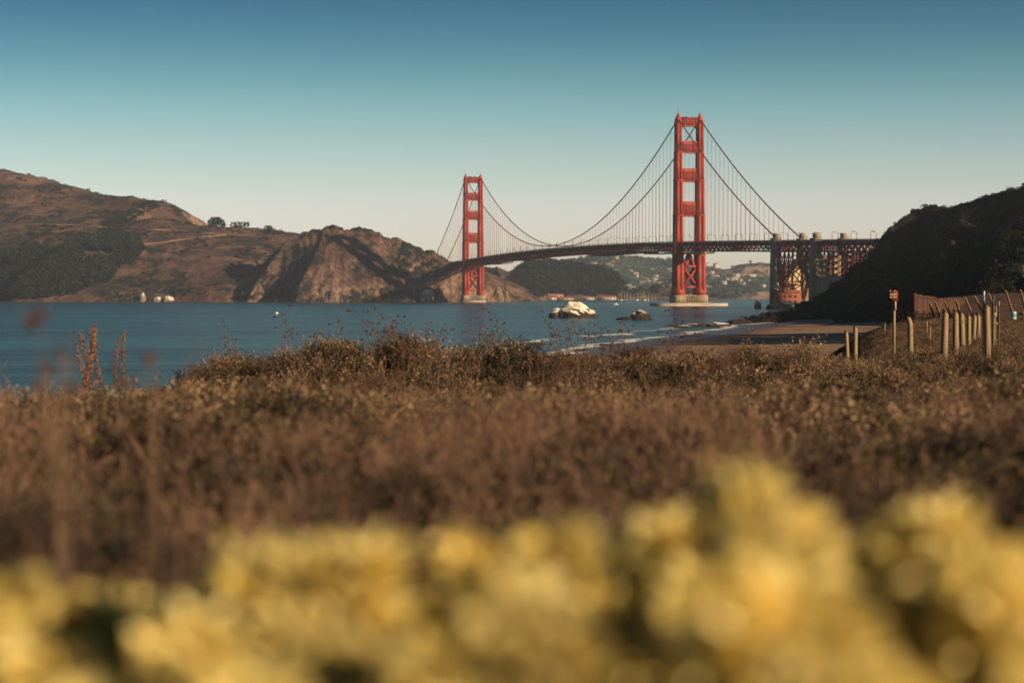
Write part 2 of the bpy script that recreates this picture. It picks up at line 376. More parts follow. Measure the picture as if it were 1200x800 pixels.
hl = heightfield('hills', marin, -420, 660, 640, 3700, 5900, 420, M_MARIN); tag(hl, kind='structure')
bk = heightfield('terrain', baker, 500, 860, 260, 4450, 5900, 150, M_BAKER); tag(bk, kind='structure')
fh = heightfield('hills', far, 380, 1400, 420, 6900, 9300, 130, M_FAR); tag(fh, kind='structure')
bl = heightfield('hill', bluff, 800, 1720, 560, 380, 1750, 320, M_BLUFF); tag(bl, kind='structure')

SAND = mat('wet_dry_sand', (.44, .25, .13), (.33, .19, .10), .35, .95, bump=.25, bscale=.7, lo=.3, hi=.7)
_n = SAND.node_tree; _b = _n.nodes['Principled BSDF']; _src = _b.inputs['Base Color'].links[0].from_socket        # the swash zone stays dark and a little glossy
_g = _n.nodes.new('ShaderNodeNewGeometry'); _s = _n.nodes.new('ShaderNodeSeparateXYZ'); _n.links.new(_g.outputs['Position'], _s.inputs[0]); _r = _n.nodes.new('ShaderNodeMapRange'); _r.inputs[1].default_value = .25; _r.inputs[2].default_value = .60; _n.links.new(_s.outputs[2], _r.inputs[0])
_m = _n.nodes.new('ShaderNodeMix'); _m.data_type = 'RGBA'; _n.links.new(_r.outputs[0], _m.inputs[0]); _m.inputs[6].default_value = (.11, .07, .05, 1); _n.links.new(_src, _m.inputs[7]); _n.links.new(_m.outputs[2], _b.inputs['Base Color'])
_q = _n.nodes.new('ShaderNodeMapRange'); _q.inputs[1].default_value = .25; _q.inputs[2].default_value = .6; _q.inputs[3].default_value = .35; _q.inputs[4].default_value = .95; _n.links.new(_s.outputs[2], _q.inputs[0]); _n.links.new(_q.outputs[0], _b.inputs['Roughness'])
bs = heightfield('beach', beach, -1100, 2200, 440, 46, 1000, 260, SAND, 1.0); tag(bs, kind='structure')
SOIL = mat('dune_soil', (.17, .11, .065), (.06, .04, .028), 1.2, .95, bump=.05, bscale=6)
dv = MB(); gx = np.concatenate([np.linspace(-80, -20, 30)[:-1], np.linspace(-20, 30, 130), np.linspace(30, 140, 60)[1:]]); gy = np.concatenate([np.linspace(-40, 0, 20)[:-1], np.linspace(0, 60, 150), np.linspace(60, 290, 120)[1:]])
GX, GY = np.meshgrid(gx, gy); nx = len(gx); ii = (np.arange(len(gy) - 1)[:, None] * nx + np.arange(nx - 1)[None]).ravel()
dv.add(np.stack([GX.ravel(), GY.ravel(), dune(GX, GY).ravel()], 1), np.stack([ii, ii + 1, ii + nx + 1, ii + nx], 1), 0, .5)
dn = dv.build('ground', SOIL, smooth=True); tag(dn, kind='structure')

# ------------------------------------------------------------------ sea
def water_mat():
    m = bpy.data.materials.new('sea_water'); m.use_nodes = True; nt = m.node_tree; N = nt.nodes; L = nt.links; b = N['Principled BSDF']
    b.inputs['Roughness'].default_value = .22; b.inputs['IOR'].default_value = 1.33; b.inputs['Specular IOR Level'].default_value = .26; b.inputs['Specular Tint'].default_value = (.36, .84, 1.0, 1)
    tc = N.new('ShaderNodeTexCoord'); mp = N.new('ShaderNodeMapping'); mp.inputs['Scale'].default_value = (.5, 1.0, 1.0); mp.inputs['Rotation'].default_value = (0, 0, R(8)); L.new(tc.outputs['Object'], mp.inputs[0])
    def noise(sc, det, v=mp.outputs[0]):
        n = N.new('ShaderNodeTexNoise'); n.inputs['Scale'].default_value = sc; n.inputs['Detail'].default_value = det; L.new(v, n.inputs['Vector']); return n.outputs[0]
    n1 = noise(.10, 5); n2 = noise(.7, 4)
    ad = N.new('ShaderNodeMath'); ad.operation = 'MULTIPLY_ADD'; ad.inputs[1].default_value = .22; L.new(n2, ad.inputs[0]); L.new(n1, ad.inputs[2])
    bp = N.new('ShaderNodeBump'); bp.inputs['Distance'].default_value = 2.6; bp.inputs['Strength'].default_value = 1; L.new(ad.outputs[0], bp.inputs['Height']); L.new(bp.outputs[0], b.inputs['Normal'])
    mp2 = N.new('ShaderNodeMapping'); mp2.inputs['Scale'].default_value = (.18, 1.0, 1.0); L.new(tc.outputs['Object'], mp2.inputs[0])
    r = N.new('ShaderNodeValToRGB'); e = r.color_ramp.elements; e[0].position = .38; e[0].color = (.003, .026, .036, 1); e[1].position = .66; e[1].color = (.028, .108, .122, 1)
    n3 = noise(.012, 5, mp2.outputs[0]); n4 = noise(.11, 6, mp2.outputs[0]); md = N.new('ShaderNodeMath'); md.operation = 'MULTIPLY_ADD'; md.inputs[1].default_value = .8; sb = N.new('ShaderNodeMath'); sb.operation = 'SUBTRACT'; sb.inputs[1].default_value = .40
    L.new(n4, md.inputs[0]); L.new(n3, md.inputs[2]); L.new(md.outputs[0], sb.inputs[0]); L.new(sb.outputs[0], r.inputs[0]); L.new(r.outputs[0], b.inputs['Base Color'])
    return m
WATER = water_mat()
s = MB(); s.add([(-6500, -200, 0), (6500, -200, 0), (6500, 10300, 0), (-6500, 10300, 0)], [(0, 1, 2, 3)], 0, .5)
tag(s.build('sea', WATER), kind='structure')

def foam_mat():
    m = bpy.data.materials.new('surf_foam'); m.use_nodes = True; nt = m.node_tree; N = nt.nodes; L = nt.links; b = N['Principled BSDF']
    b.inputs['Base Color'].default_value = (.78, .76, .72, 1); b.inputs['Roughness'].default_value = .8
    tc = N.new('ShaderNodeTexCoord'); n = N.new('ShaderNodeTexNoise'); n.inputs['Scale'].default_value = .22; n.inputs['Detail'].default_value = 7; n.inputs['Roughness'].default_value = .7
    mp = N.new('ShaderNodeMapping'); mp.inputs['Scale'].default_value = (1, .45, 1); L.new(tc.outputs['Object'], mp.inputs[0]); L.new(mp.outputs[0], n.inputs['Vector'])
    a = N.new('ShaderNodeAttribute'); a.attribute_name = 'rnd'
    ad = N.new('ShaderNodeMath'); ad.operation = 'ADD'; L.new(n.outputs[0], ad.inputs[0]); L.new(a.outputs['Fac'], ad.inputs[1])
    r = N.new('ShaderNodeMapRange'); r.inputs[1].default_value = .98; r.inputs[2].default_value = 1.12; L.new(ad.outputs[0], r.inputs[0]); L.new(r.outputs[0], b.inputs['Alpha'])
    return m
FOAM = foam_mat()
def foam_strip(off, width, amp, z, hump, seed, a0=0.0, a1=1.0, dens=.55):
    "a broken line of surf that follows the shoreline, off metres out to sea"
    seg = np.linalg.norm(np.diff(SHORE, axis=0), axis=1); cum = np.concatenate([[0], np.cumsum(seg)]); n = 260
    t = np.linspace(a0, a1, n) * cum[-1]; px_ = np.interp(t, cum, SHORE[:, 0]); py_ = np.interp(t, cum, SHORE[:, 1])
    tx = np.gradient(px_); ty = np.gradient(py_); l = np.hypot(tx, ty); nx_ = -ty / l; ny_ = tx / l
    o = off + amp * pn(t / 35 + seed, t * 0 + seed) + 2 * pn(t / 9, t * 0 + seed)
    b = MB(); rows = 9; V = []; 
    for k in range(rows):
        s_ = k / (rows - 1); q = o + width * (s_ - .5) * (1 + .6 * pn(t / 20, t * 0 + 3 + seed))
        V.append(np.stack([px_ + nx_ * q, py_ + ny_ * q, z + hump * np.sin(math.pi * s_) + 0 * t], 1))
    V = np.concatenate(V); F_ = []; rr = []
    for k in range(rows - 1):
        for j in range(n - 1):
            F_.append((k * n + j, k * n + j + 1, (k + 1) * n + j + 1, (k + 1) * n + j)); e = 1 - abs((k + .5) / (rows - 1) - .5) * 2
            rr.append(dens * (.35 + .8 * e) + .25 * float(pn(np.array([t[j] / 26.0]), np.array([seed * 3.1]))[0]))
    b.add(V, np.array(F_), 0, np.array(rr)); return b.build('surf_foam', FOAM, smooth=True)
f1 = foam_strip(5, 13, 5, .10, .15, 1.3, .36, 1.0, .60)
f2 = foam_strip(22, 12, 9, .08, .7, 4.7, .50, .92, .50)
for o in (f1, f2): tag(o, kind='stuff')

# ------------------------------------------------------------------ the bridge
BR = empty('suspension_bridge', (214.5, 2492, 0), math.atan2(.223, .975))
tag(BR, 'red orange suspension bridge with two tall towers crossing the strait', 'bridge')
SPAN, SIDE, END = 1280.0, 343.0, -760.0
def deck_z(t):
    if 0 <= t <= SPAN: return 77 + 6.5 * (1 - ((t - 640) / 640) ** 2)
    if t < 0: return 77 + t * .0215
    return 77 - (t - SPAN) * .0215
def cable_z(t):
    if 0 <= t <= SPAN: return 88 + (227 - 88) * ((t - 640) / 640) ** 2
    u = (-t if t < 0 else t - SPAN) / SIDE; zz = deck_z(-SIDE) + 3
    return 227 + (zz - 227) * u - 4 * 9 * u * (1 - u)
HW = 13.7
def loft(mb, secs, mi=0):
    "stack of rectangles (cx, cy, w, d, z)"
    v = []; f = []
    for cx, cy_, w, d, z in secs: v += [(cx - w / 2, cy_ - d / 2, z), (cx + w / 2, cy_ - d / 2, z), (cx + w / 2, cy_ + d / 2, z), (cx - w / 2, cy_ + d / 2, z)]
    for i in range(len(secs) - 1):
        for j in range(4): f.append((4 * i + j, 4 * i + (j + 1) % 4, 4 * i + 4 + (j + 1) % 4, 4 * i + 4 + j))
    k = 4 * (len(secs) - 1); f += [(3, 2, 1, 0), (k, k + 1, k + 2, k + 3)]
    mb.add(v, f, mi)
def make_tower(t0, name_fender):
    tw = empty('tower', (0, t0, 0), 0, BR)
    for sd in (-1, 1):
        b = MB(); x = sd * HW
        st = [(13, 10.6, 17.0), (62, 9.8, 16.0), (62.01, 9.4, 15.2), (110, 9.0, 14.2), (110.01, 8.6, 13.4), (152, 8.3, 12.8), (152.01, 7.8, 12.0), (186, 7.5, 11.4), (186.01, 7.0, 10.6), (224, 6.7, 10.0)]
        loft(b, [(x, 0, w, d, z) for z, w, d in st])
        for fx, fy in ((-.27, 1), (.27, 1), (-.27, -1), (.27, -1)):          # vertical fluting ribs on the broad faces
            for (z0, z1, w, d) in ((14, 61, 10, 16.4), (63, 109, 9.1, 14.6), (111, 151, 8.4, 13.0), (153, 185, 7.6, 11.6), (187, 223, 6.8, 10.2)):
                b.box((x + fx * w, fy * (d / 2 + .25), (z0 + z1) / 2), (w * .30, .9, z1 - z0))
        for z, w, d in ((62, 10.6, 16.6), (110, 9.8, 15.0), (152, 9.0, 13.6), (186, 8.3, 12.2)): b.box((x, 0, z), (w, d, 1.2))
        b.box((x, 0, 18), (12.2, 18.6, 10), top=(10.9, 17.3))
        b.build('leg', ORANGE, tw)
        c = MB(); loft(c, [(x, 0, 6.2, 8.6, 224), (x, 0, 5.4, 7.0, 227.5), (x, 0, 3.2, 4.0, 230), (x, 0, .8, .8, 233.5)]); c.box((x, 0, 235), (.5, .5, 3)); c.build('saddle_housing', ORANGE, tw)
    for (z0, z1, inx) in ((217, 229, 10.4), (185, 197, 10.1), (150, 164, 9.7), (108, 124, 9.3)):
        b = MB(); w = inx
        # strut with haunches that round the corners of the openings above and below
        prof = []
        h = 4.2
        lo_ = [(-w, z0 - h), (-w + .5, z0 - h * .45), (-w + 1.4, z0 - h * .12), (-w + 2.8, z0)]; 
        if z1 < 228: hi_ = [(w - 2.2, z1), (w - 1.0, z1 + h * .08), (w - .3, z1 + h * .3), (w, z1 + h * .6)]
        else: hi_ = [(w * .3, z1), (w * .31, z1 - .8), (w, z1 - .8)]
        prof = lo_ + [(-a, z) for a, z in reversed(lo_)] + hi_ + [(-a, z) for a, z in reversed(hi_)]
        b.prism(prof, -3.6, 3.6)
        for k in range(-4, 5): b.box((k * w / 5.2, -3.9, (z0 + z1) / 2), (w * .09, .7, (z1 - z0) * .78))
        b.build('portal_strut', ORANGE, tw)
    bz = MB(); w = 9.2
    for y in (-5, 5):
        for (a, c) in (((-w, y, 38), (0, y, 63)), ((w, y, 38), (0, y, 63)), ((-w, y, 24), (w, y, 47)), ((w, y, 24), (-w, y, 47))): bz.bar(a, c, 2.1, 2.3)
        for z in (48, 23): bz.box((0, y, z), (2 * w, 2.2, 2.4))
    for z in (48, 23): bz.box((0, 0, z), (2.0, 8, 1.6))
    bz.build('cross_brace', ORANGE, tw)
    p = MB()
    loft(p, [(0, 0, 44, 26, -3), (0, 0, 43, 25, 4), (0, 0, 41.5, 23.5, 4.01), (0, 0, 40.5, 22.5, 13.4)])
    for k in range(-9, 10): p.box((k * 2.1, -11.9, 8.4), (.9, 1.2, 8.0))
    for sd in (-1, 1): p.box((sd * 14, 0, 9), (13.4, 24.6, 8.8))
    p.build('pier', PIERC, tw)
    return tw
tS = make_tower(0, True); make_tower(SPAN, False)
fb = MB(); n = 40                     # oval fender ring round the south pier
an = np.arange(n) / n * 2 * math.pi
def sup(rx, ry): return np.stack([np.sign(np.cos(an)) * np.abs(np.cos(an)) ** .6 * rx, np.sign(np.sin(an)) * np.abs(np.sin(an)) ** .6 * ry], 1)
rings = [(47, 27, -3), (47, 27, 3.6), (45.6, 25.6, 3.6), (43.5, 23.5, 2.4)]
v = np.concatenate([np.hstack([sup(a, b), np.full((n, 1), z)]) for a, b, z in rings]); f = [(i * n + j, i * n + (j + 1) % n, (i + 1) * n + (j + 1) % n, (i + 1) * n + j) for i in range(3) for j in range(n)]
fb.add(v, f); fb.add(v, [list(range(3 * n, 4 * n))])
FEND = mat('fender_concrete', (.60, .50, .36), (.42, .34, .24), .1, .9); fb.build('pier_fender', FEND, tS)

def strip(mb, t0, t1, dt, fn):
    ts = np.arange(t0, t1 + .1, dt)
    for a, b_ in zip(ts[:-1], ts[1:]): fn(mb, a, b_)
rd = MB()
def road_seg(m, a, b):
    za, zb = deck_z(a), deck_z(b); m.bar((0, a, za - .9), (0, b, zb - .9), 26.4, .8)
strip(rd, END, SPAN + 420, 40, road_seg); rd.build('roadway', ASPH, BR)
for sd in (-1, 1):
    g = MB(); x = sd * HW
    def gird(m, a, b): m.bar((x, a, deck_z(a) - 1.6), (x, b, deck_z(b) - 1.6), 1.0, 3.2)
    strip(g, END, SPAN + 420, 20, gird); g.build('side_girder', DECK_SHADEP, BR)
    g = MB(); x = sd * (HW + .2)
    def rail(m, a, b):
        m.bar((x, a, deck_z(a) + 1.35), (x, b, deck_z(b) + 1.35), .25, .3); m.bar((x, a, deck_z(a) + .6), (x, b, deck_z(b) + .6), .18, .5)
        m.bar((x, a, deck_z(a)), (x, a, deck_z(a) + 1.4), .2)
    strip(g, END, SPAN + 420, 5.08, rail); g.build('railing', ORANGE, BR)
    g = MB(); x = sd * HW; k_ = [0]
    def trs(m, a, b):
        ta, tb = deck_z(a), deck_z(b); H = 10.4
        m.bar((x, a, ta - H), (x, b, tb - H), 1.1, 1.5); m.bar((x, a, ta - 3), (x, a, ta - H), .8)
        if k_[0] % 2: m.bar((x, a, ta - 3.2), (x, b, tb - H), .8)
        else: m.bar((x, a, ta - H), (x, b, tb - 3.2), .8)
        k_[0] += 1
    strip(g, END, SPAN + 420, 7.62, trs); g.build('stiffening_truss', DECK_SHADEP, BR)
g = MB()
def lat(m, a, b):
    za, zb = deck_z(a) - 10.4, deck_z(b) - 10.4
    m.bar((-HW, a, za), (HW, a, za), .9, 1.2); m.bar((-HW, a, za), (HW, b, zb), .6); m.bar((HW, a, za), (-HW, b, zb), .6); m.bar((-HW, a, za + 7), (HW, a, za + 7), .8, 2.4)
strip(g, END, SPAN + 420, 15.24, lat); g.build('lateral_bracing', DECK_SHADEP, BR)
for sd in (-1, 1):
    ts = np.concatenate([np.linspace(-SIDE, 0, 24), np.linspace(0, SPAN, 81)[1:], np.linspace(SPAN, SPAN + SIDE, 24)[1:]])
    MB().tube([(sd * HW, t, cable_z(t)) for t in ts], .72, 8).build('main_cable', CABLE, BR)
hang = []
for i in range(1, 84): hang.append(i * 15.24)
for i in range(1, 22): hang.append(-i * 15.24); hang.append(SPAN + i * 15.24)
hang = sorted([(t, sd) for t in hang for sd in (-1, 1)], key=lambda q: q[0])
rest = MB()
for i, (t, sd) in enumerate(hang):
    z0, z1 = deck_z(t), cable_z(t)
    if z1 - z0 < 3: continue
    if i < 100: MB().box((0, 0, (z1 - z0) / 2), (.30, .30, z1 - z0)).build('suspender', ROPE, BR, (sd * HW, t, z0))
    else: rest.box((sd * HW, t, (z0 + z1) / 2), (.34, .34, z1 - z0))
tag(rest.build('suspender', ROPE, BR), kind='stuff')
lm = MB(); lm.tube([(0, 0, 0), (0, 0, 7.6), (-.3, 0, 8.4), (-1.2, 0, 8.8), (-2.4, 0, 8.8)], [.3, .24, .22, .2, .2], 6); lm.box((-2.6, 0, 8.5), (1.6, .8, .5)); lamp_me = lm.mesh('lamp_post', CABLE)
for t in np.arange(-640, SPAN, 48.0):
    for sd in (-1, 1): place('lamp_post', lamp_me, (sd * (HW - .8), t, deck_z(t)), 0 if sd > 0 else math.pi, 1.0, BR)
PLAT = mat('platform_tarp', (.5, .42, .33), (.08, .07, .07), .12, .9, lo=.45, hi=.55)
for (t0, t1) in ((-62, -8), (12, 60), (86, 150), (190, 420), (760, 900), (1010, 1150)):
    m = MB(); z = deck_z((t0 + t1) / 2) - 12.6
    m.box((0, (t0 + t1) / 2, z - .8), (25, t1 - t0, .7)); 
    for sd in (-1, 1): m.box((sd * 12.3, (t0 + t1) / 2, z), (.4, t1 - t0, 1.5))
    for k in np.arange(t0 + 2, t1, 9):
        for sd in (-1, 1): m.bar((sd * 12.2, k, z), (sd * 12.2, k, z + 3), .5)
    m.build('maintenance_platform', PLAT, BR)

# south pylons, arch, viaduct
def shaft(x, t, top, base=0):
    b = MB(); loft(b, [(x, t, 9.4, 14, base - 4), (x, t, 8.2, 12, 50), (x, t, 7.6, 11, 66.0), (x, t, 7.6, 11, top - 5)])
    b.box((x, t - .8, top - 2.5), (5.0, 6.5, 5)); b.box((x + 1.8, t + 1, top - 4.2), (6.6, 7.5, 2.5)); b.box((x, t, top - 6), (8.6, 12, 1.2)); 
    return b
for t, top in ((-SIDE, 78), (-SIDE - 114, 75)):
    py = empty('pylon', (0, t, 0), 0, BR)
    for sd in (-1, 1): shaft(sd * 14.6, 0, top).build('shaft', CONC, py)
    w = MB(); zt = 46 if t > -400 else 53
    w.box((0, -.6, (zt - 4) / 2), (21, 13.2, zt + 4)); w.build('cross_wall', PIER_LIT, py)
def truss_plane(mb, x, lo, hi, t0, t1, n, w=.9):
    ts = np.linspace(t0, t1, n + 1)
    for i in range(n):
        a, b_ = ts[i], ts[i + 1]; mb.bar((x, a, lo(a)), (x, b_, lo(b_)), w * 1.6); mb.bar((x, a, hi(a)), (x, b_, hi(b_)), w * 1.3)
        mb.bar((x, a, lo(a)), (x, a, hi(a)), w); 
        if i % 2: mb.bar((x, a, lo(a)), (x, b_, hi(b_)), w)
        else: mb.bar((x, a, hi(a)), (x, b_, lo(b_)), w)
ta, tb = -SIDE - 106, -SIDE - 8; tm = (ta + tb) / 2; arc = lambda t: 50 - 40 * ((t - tm) / 49) ** 2; arc2 = lambda t: arc(t) - 6 - 3 * abs((t - tm) / 49)
am = empty('steel_arch', (0, 0, 0), 0, BR)
for sd in (-1, 1):
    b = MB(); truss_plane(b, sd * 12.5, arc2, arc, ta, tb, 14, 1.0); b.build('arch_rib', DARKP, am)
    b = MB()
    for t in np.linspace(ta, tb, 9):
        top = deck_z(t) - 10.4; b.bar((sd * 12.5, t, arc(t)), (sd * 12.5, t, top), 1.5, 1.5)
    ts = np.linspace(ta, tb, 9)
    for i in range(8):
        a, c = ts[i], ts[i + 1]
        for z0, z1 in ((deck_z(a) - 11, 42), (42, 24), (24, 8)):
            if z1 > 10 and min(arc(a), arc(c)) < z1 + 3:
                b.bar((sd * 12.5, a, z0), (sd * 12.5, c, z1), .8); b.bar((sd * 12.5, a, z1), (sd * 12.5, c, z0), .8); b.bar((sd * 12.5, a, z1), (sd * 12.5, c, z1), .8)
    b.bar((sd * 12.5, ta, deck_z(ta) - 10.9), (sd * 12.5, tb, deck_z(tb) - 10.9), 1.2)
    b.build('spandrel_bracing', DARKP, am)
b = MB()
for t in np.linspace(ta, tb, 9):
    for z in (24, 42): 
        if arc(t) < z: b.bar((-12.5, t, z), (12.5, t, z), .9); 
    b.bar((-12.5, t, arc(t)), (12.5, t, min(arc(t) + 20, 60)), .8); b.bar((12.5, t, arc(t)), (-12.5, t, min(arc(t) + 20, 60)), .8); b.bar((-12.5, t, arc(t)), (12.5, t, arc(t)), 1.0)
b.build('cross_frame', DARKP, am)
def vtower(t0, base):
    vt = empty('viaduct_tower', (0, t0, 0), 0, BR); top = deck_z(t0) - 10.4
    for sd in (-1, 1):
        for q in (-1, 1): MB().bar((sd * 12.5, q * 6.5, base - 6), (sd * 12.5, q * 6.5, top), 1.8, 1.8).build('leg', DARKP, vt)
    b = MB(); zs = np.linspace(base, top, 6)
    for z0, z1 in zip(zs[:-1], zs[1:]):
        for sd in (-1, 1):
            b.bar((sd * 12.5, -6.5, z0), (sd * 12.5, 6.5, z1), .8); b.bar((sd * 12.5, 6.5, z0), (sd * 12.5, -6.5, z1), .8); b.bar((sd * 12.5, -6.5, z1), (sd * 12.5, 6.5, z1), .8)
            b.bar((-12.5, sd * 6.5, z0), (12.5, sd * 6.5, z1), .9); b.bar((12.5, sd * 6.5, z0), (-12.5, sd * 6.5, z1), .9); b.bar((-12.5, sd * 6.5, z1), (12.5, sd * 6.5, z1), .8)
    b.build('lattice', DARKP, vt)
for t0, base in ((-492, 27), (-528, 27), (-572, 28), (-625, 34), (-690, 42)): vtower(t0, base)
b = MB(); b.prism([(-17, -2), (17, -2), (17, 28), (6, 29), (-10, 29), (-13, 32), (-16, 29)], -SIDE - 208, -SIDE - 122); b.build('anchorage_block', CONC, BR)

# brick fort under the arch
FT = empty('brick_fort', (0, 0, 0)); FT.location = (288, 2150, 0); FT.rotation_euler = (0, 0, R(-14))
tag(FT, 'low brick fort at the water under the steel arch', 'fort')
b = MB(); b.box((0, 0, 7), (30, 30, 18)); 
for k in range(-2, 3):
    for z in (6.5, 12): b.box((k * 5.4, -15.1, z), (1.6, .5, 2.0), 1)
b.build('wall', [BRICK, mat('fort_opening', (.02, .015, .012))], FT)
b = MB(); b.box((0, 0, 16.6), (31.5, 31.5, 1.2)); b.box((0, -15, 17.9), (30, .8, 1.4)); b.box((-15, 0, 17.9), (.8, 29, 1.4)); b.build('parapet', BRICK, FT)
b = MB(); b.lathe([(1.6, 17), (1.3, 23), (1.9, 23.2), (1.9, 23.7), (1.1, 23.8), (1.1, 25.6), (1.5, 25.7), (.1, 27)], 12, (-9, -9, 0)); b.build('light_tower', mat('white_iron', (.7, .68, .64)), FT)
# ------------------------------------------------------------------ air
def haze(density=4.0e-5):
    m = bpy.data.materials.new('sea_air'); m.use_nodes = True; nt = m.node_tree; nt.nodes.remove(nt.nodes['Principled BSDF'])
    v = nt.nodes.new('ShaderNodeVolumePrincipled'); v.inputs['Color'].default_value = (.72, .84, .98, 1); v.inputs['Density'].default_value = density; v.inputs['Anisotropy'].default_value = .2
    nt.links.new(v.outputs[0], nt.nodes['Material Output'].inputs['Volume'])
    b = MB(); b.box((0, 4900, 204), (14500, 11000, 434)); o = b.build('haze', m); tag(o, kind='stuff'); return o
haze()
# ------------------------------------------------------------------ plants: meshes
def quads(mb, c, d, n, L, W, mi, rnd):
    "leaf-shaped quads: base, side, tip, side"
    d = d / (np.linalg.norm(d, axis=1, keepdims=True) + 1e-9); s_ = np.cross(d, n); s_ /= np.linalg.norm(s_, axis=1, keepdims=True) + 1e-9
    L = np.broadcast_to(L, (len(c),))[:, None]; W = np.broadcast_to(W, (len(c),))[:, None]
    up = np.cross(s_, d)
    v = np.stack([c, c + d * L * .5 + s_ * W * .5 + up * L * .08, c + d * L, c + d * L * .5 - s_ * W * .5 + up * L * .08], 1).reshape(-1, 3)
    mb.add(v, np.arange(len(c) * 4).reshape(-1, 4), mi, rnd)
def stem(mb, p, mi, w, rnd=None):
    "thin ribbon cross along a path"
    p = np.asarray(p); n = len(p); w = np.broadcast_to(w, (n,))
    a = rng.random() * math.pi
    for k in (0, 1):
        s_ = np.array([math.cos(a + k * 1.57), math.sin(a + k * 1.57), 0]); v = np.concatenate([p - s_ * w[:, None] / 2, p + s_ * w[:, None] / 2])
        mb.add(v, [(i, i + 1, n + i + 1, n + i) for i in range(n - 1)], mi, rnd)
def path(base, az, lean, H, n=5, curve=.3, wob=.03):
    t = np.linspace(0, 1, n); r = H * (lean * t + curve * t * t)
    q = np.stack([base[0] + np.cos(az) * r, base[1] + np.sin(az) * r, base[2] + H * t * (1 - .25 * lean)], 1)
    q[1:] += rng.normal(0, wob * H, (n - 1, 3)) * np.array([1, 1, .3]); return q
def rvec(n): v = rng.normal(0, 1, (n, 3)); return v / np.linalg.norm(v, axis=1, keepdims=True)
def scrub_mesh(name, mats, nst=32, leaves=21, H=1.0, R_=.30, lean=.5, leaf=.058, tipmi=2):
    mb = MB()
    for k in range(nst):
        az = rng.random() * 6.283; b0 = (rng.normal(0, R_ * .4), rng.normal(0, R_ * .4), 0); h = H * rng.uniform(.55, 1.05)
        p = path(b0, az, lean * rng.random(), h, 6, .25 * rng.random()); stem(mb, p, 0, np.linspace(.012, .004, 6) * H)
        n = leaves; t = rng.uniform(.25, 1, n) * 4.999; i = t.astype(int); f = (t - i)[:, None]; c = p[i] * (1 - f) + p[i + 1] * f
        d = rvec(n) + np.array([0, 0, .6]); tip = t > 3.9
        quads(mb, c[~tip], d[~tip], rvec((~tip).sum()), leaf * rng.uniform(.6, 1.4, (~tip).sum()), leaf * .45, 1, rng.random((~tip).sum()))
        if tip.any(): quads(mb, c[tip], d[tip], rvec(tip.sum()), leaf * rng.uniform(.5, 1.1, tip.sum()), leaf * .5, tipmi, rng.random(tip.sum()))
        for _ in range(2):                                   # side twigs
            j = rng.integers(2, 5); q = path(p[j], rng.random() * 6.28, .9, h * .25, 4, .1); stem(mb, q, 0, np.linspace(.006, .003, 4) * H)
            m = 7; quads(mb, q[rng.integers(1, 4, m)] + rng.normal(0, .012, (m, 3)), rvec(m) + np.array([0, 0, .4]), rvec(m), leaf * rng.uniform(.6, 1.2, m), leaf * .45, 1, rng.random(m))
    return mb.mesh(name, mats)
def blob_faces(mb, c, r, mi, n=10):
    v = rvec(n) * r * rng.uniform(.6, 1.1, (n, 1)); quads(mb, c + v * .2, v, rvec(n), r * 1.3, r * 1.0, mi, rng.random(n))
def forb_mesh(name, mats, nst=9, H=1.0, spread=.5, head=.022, fork=4):
    mb = MB()
    for k in range(nst):
        az = rng.random() * 6.283; h = H * rng.uniform(.6, 1.05); p = path((rng.normal(0, .04), rng.normal(0, .04), 0), az, spread * rng.random(), h, 6, .15); stem(mb, p, 0, np.linspace(.011, .005, 6))
        m = 6; quads(mb, p[rng.integers(0, 3, m)], rvec(m) + np.array([0, 0, .5]), rvec(m), .05, .016, 1, rng.random(m))
        for _ in range(fork):
            j = rng.integers(3, 6); q = path(p[j], rng.random() * 6.28, .7, h * rng.uniform(.10, .24), 4, .1); stem(mb, q, 0, .005); blob_faces(mb, q[-1], head * rng.uniform(.7, 1.3), 2, 12)
        blob_faces(mb, p[-1], head * 1.2, 2, 14)
    return mb.mesh(name, mats)
def tuft_mesh(name, mats, n=70, H=1.0, R_=.12):
    mb = MB()
    for k in range(n):
        az = rng.random() * 6.283; h = H * rng.uniform(.45, 1.0); b0 = (rng.normal(0, R_), rng.normal(0, R_), 0)
        p = path(b0, az, .35 * rng.random(), h, 5, .45 * rng.random(), .02); w = np.linspace(.010, .003, 5); a = rng.random() * 3.14; s_ = np.array([math.cos(a), math.sin(a), 0])
        v = np.concatenate([p - s_ * w[:, None] / 2, p + s_ * w[:, None] / 2]); mb.add(v, [(i, i + 1, 6 + i - 1 + 0, 5 + i) for i in range(4)], 0, rng.random())
        if k % 3 == 0: m = 5; quads(mb, p[rng.integers(3, 5, m)] + rng.normal(0, .012, (m, 3)), rvec(m) + np.array([0, 0, .8]), rvec(m), .03, .009, 1, rng.random(m))
    return mb.mesh(name, mats)

STEM = mat('dry_stem', (.15, .09, .055), (.34, .22, .14), use_rnd=True, lo=0, hi=1, rough=.9, inst=.3)
LEAF_D = mat('dusty_leaf', (.018, .017, .010), (.38, .235, .125), c3=(.085, .058, .03), use_rnd=True, lo=.05, hi=1, rough=.8, inst=.4, transl=.08)
LEAF_G = mat('olive_leaf', (.012, .016, .008), (.20, .15, .065), c3=(.038, .04, .018), use_rnd=True, lo=.05, hi=1, rough=.75, inst=.4, transl=.08)
TIP = mat('dry_tip', (.26, .16, .085), (.64, .42, .23), use_rnd=True, lo=0, hi=1, rough=.85, inst=.3, transl=.1)
SEED = mat('russet_seed', (.10, .042, .034), (.24, .11, .078), use_rnd=True, lo=0, hi=1, rough=.9, inst=.25, transl=.2)
STRAW = mat('mauve_straw', (.12, .062, .042), (.56, .335, .185), use_rnd=True, lo=0, hi=1, rough=.85, inst=.45, transl=.1)
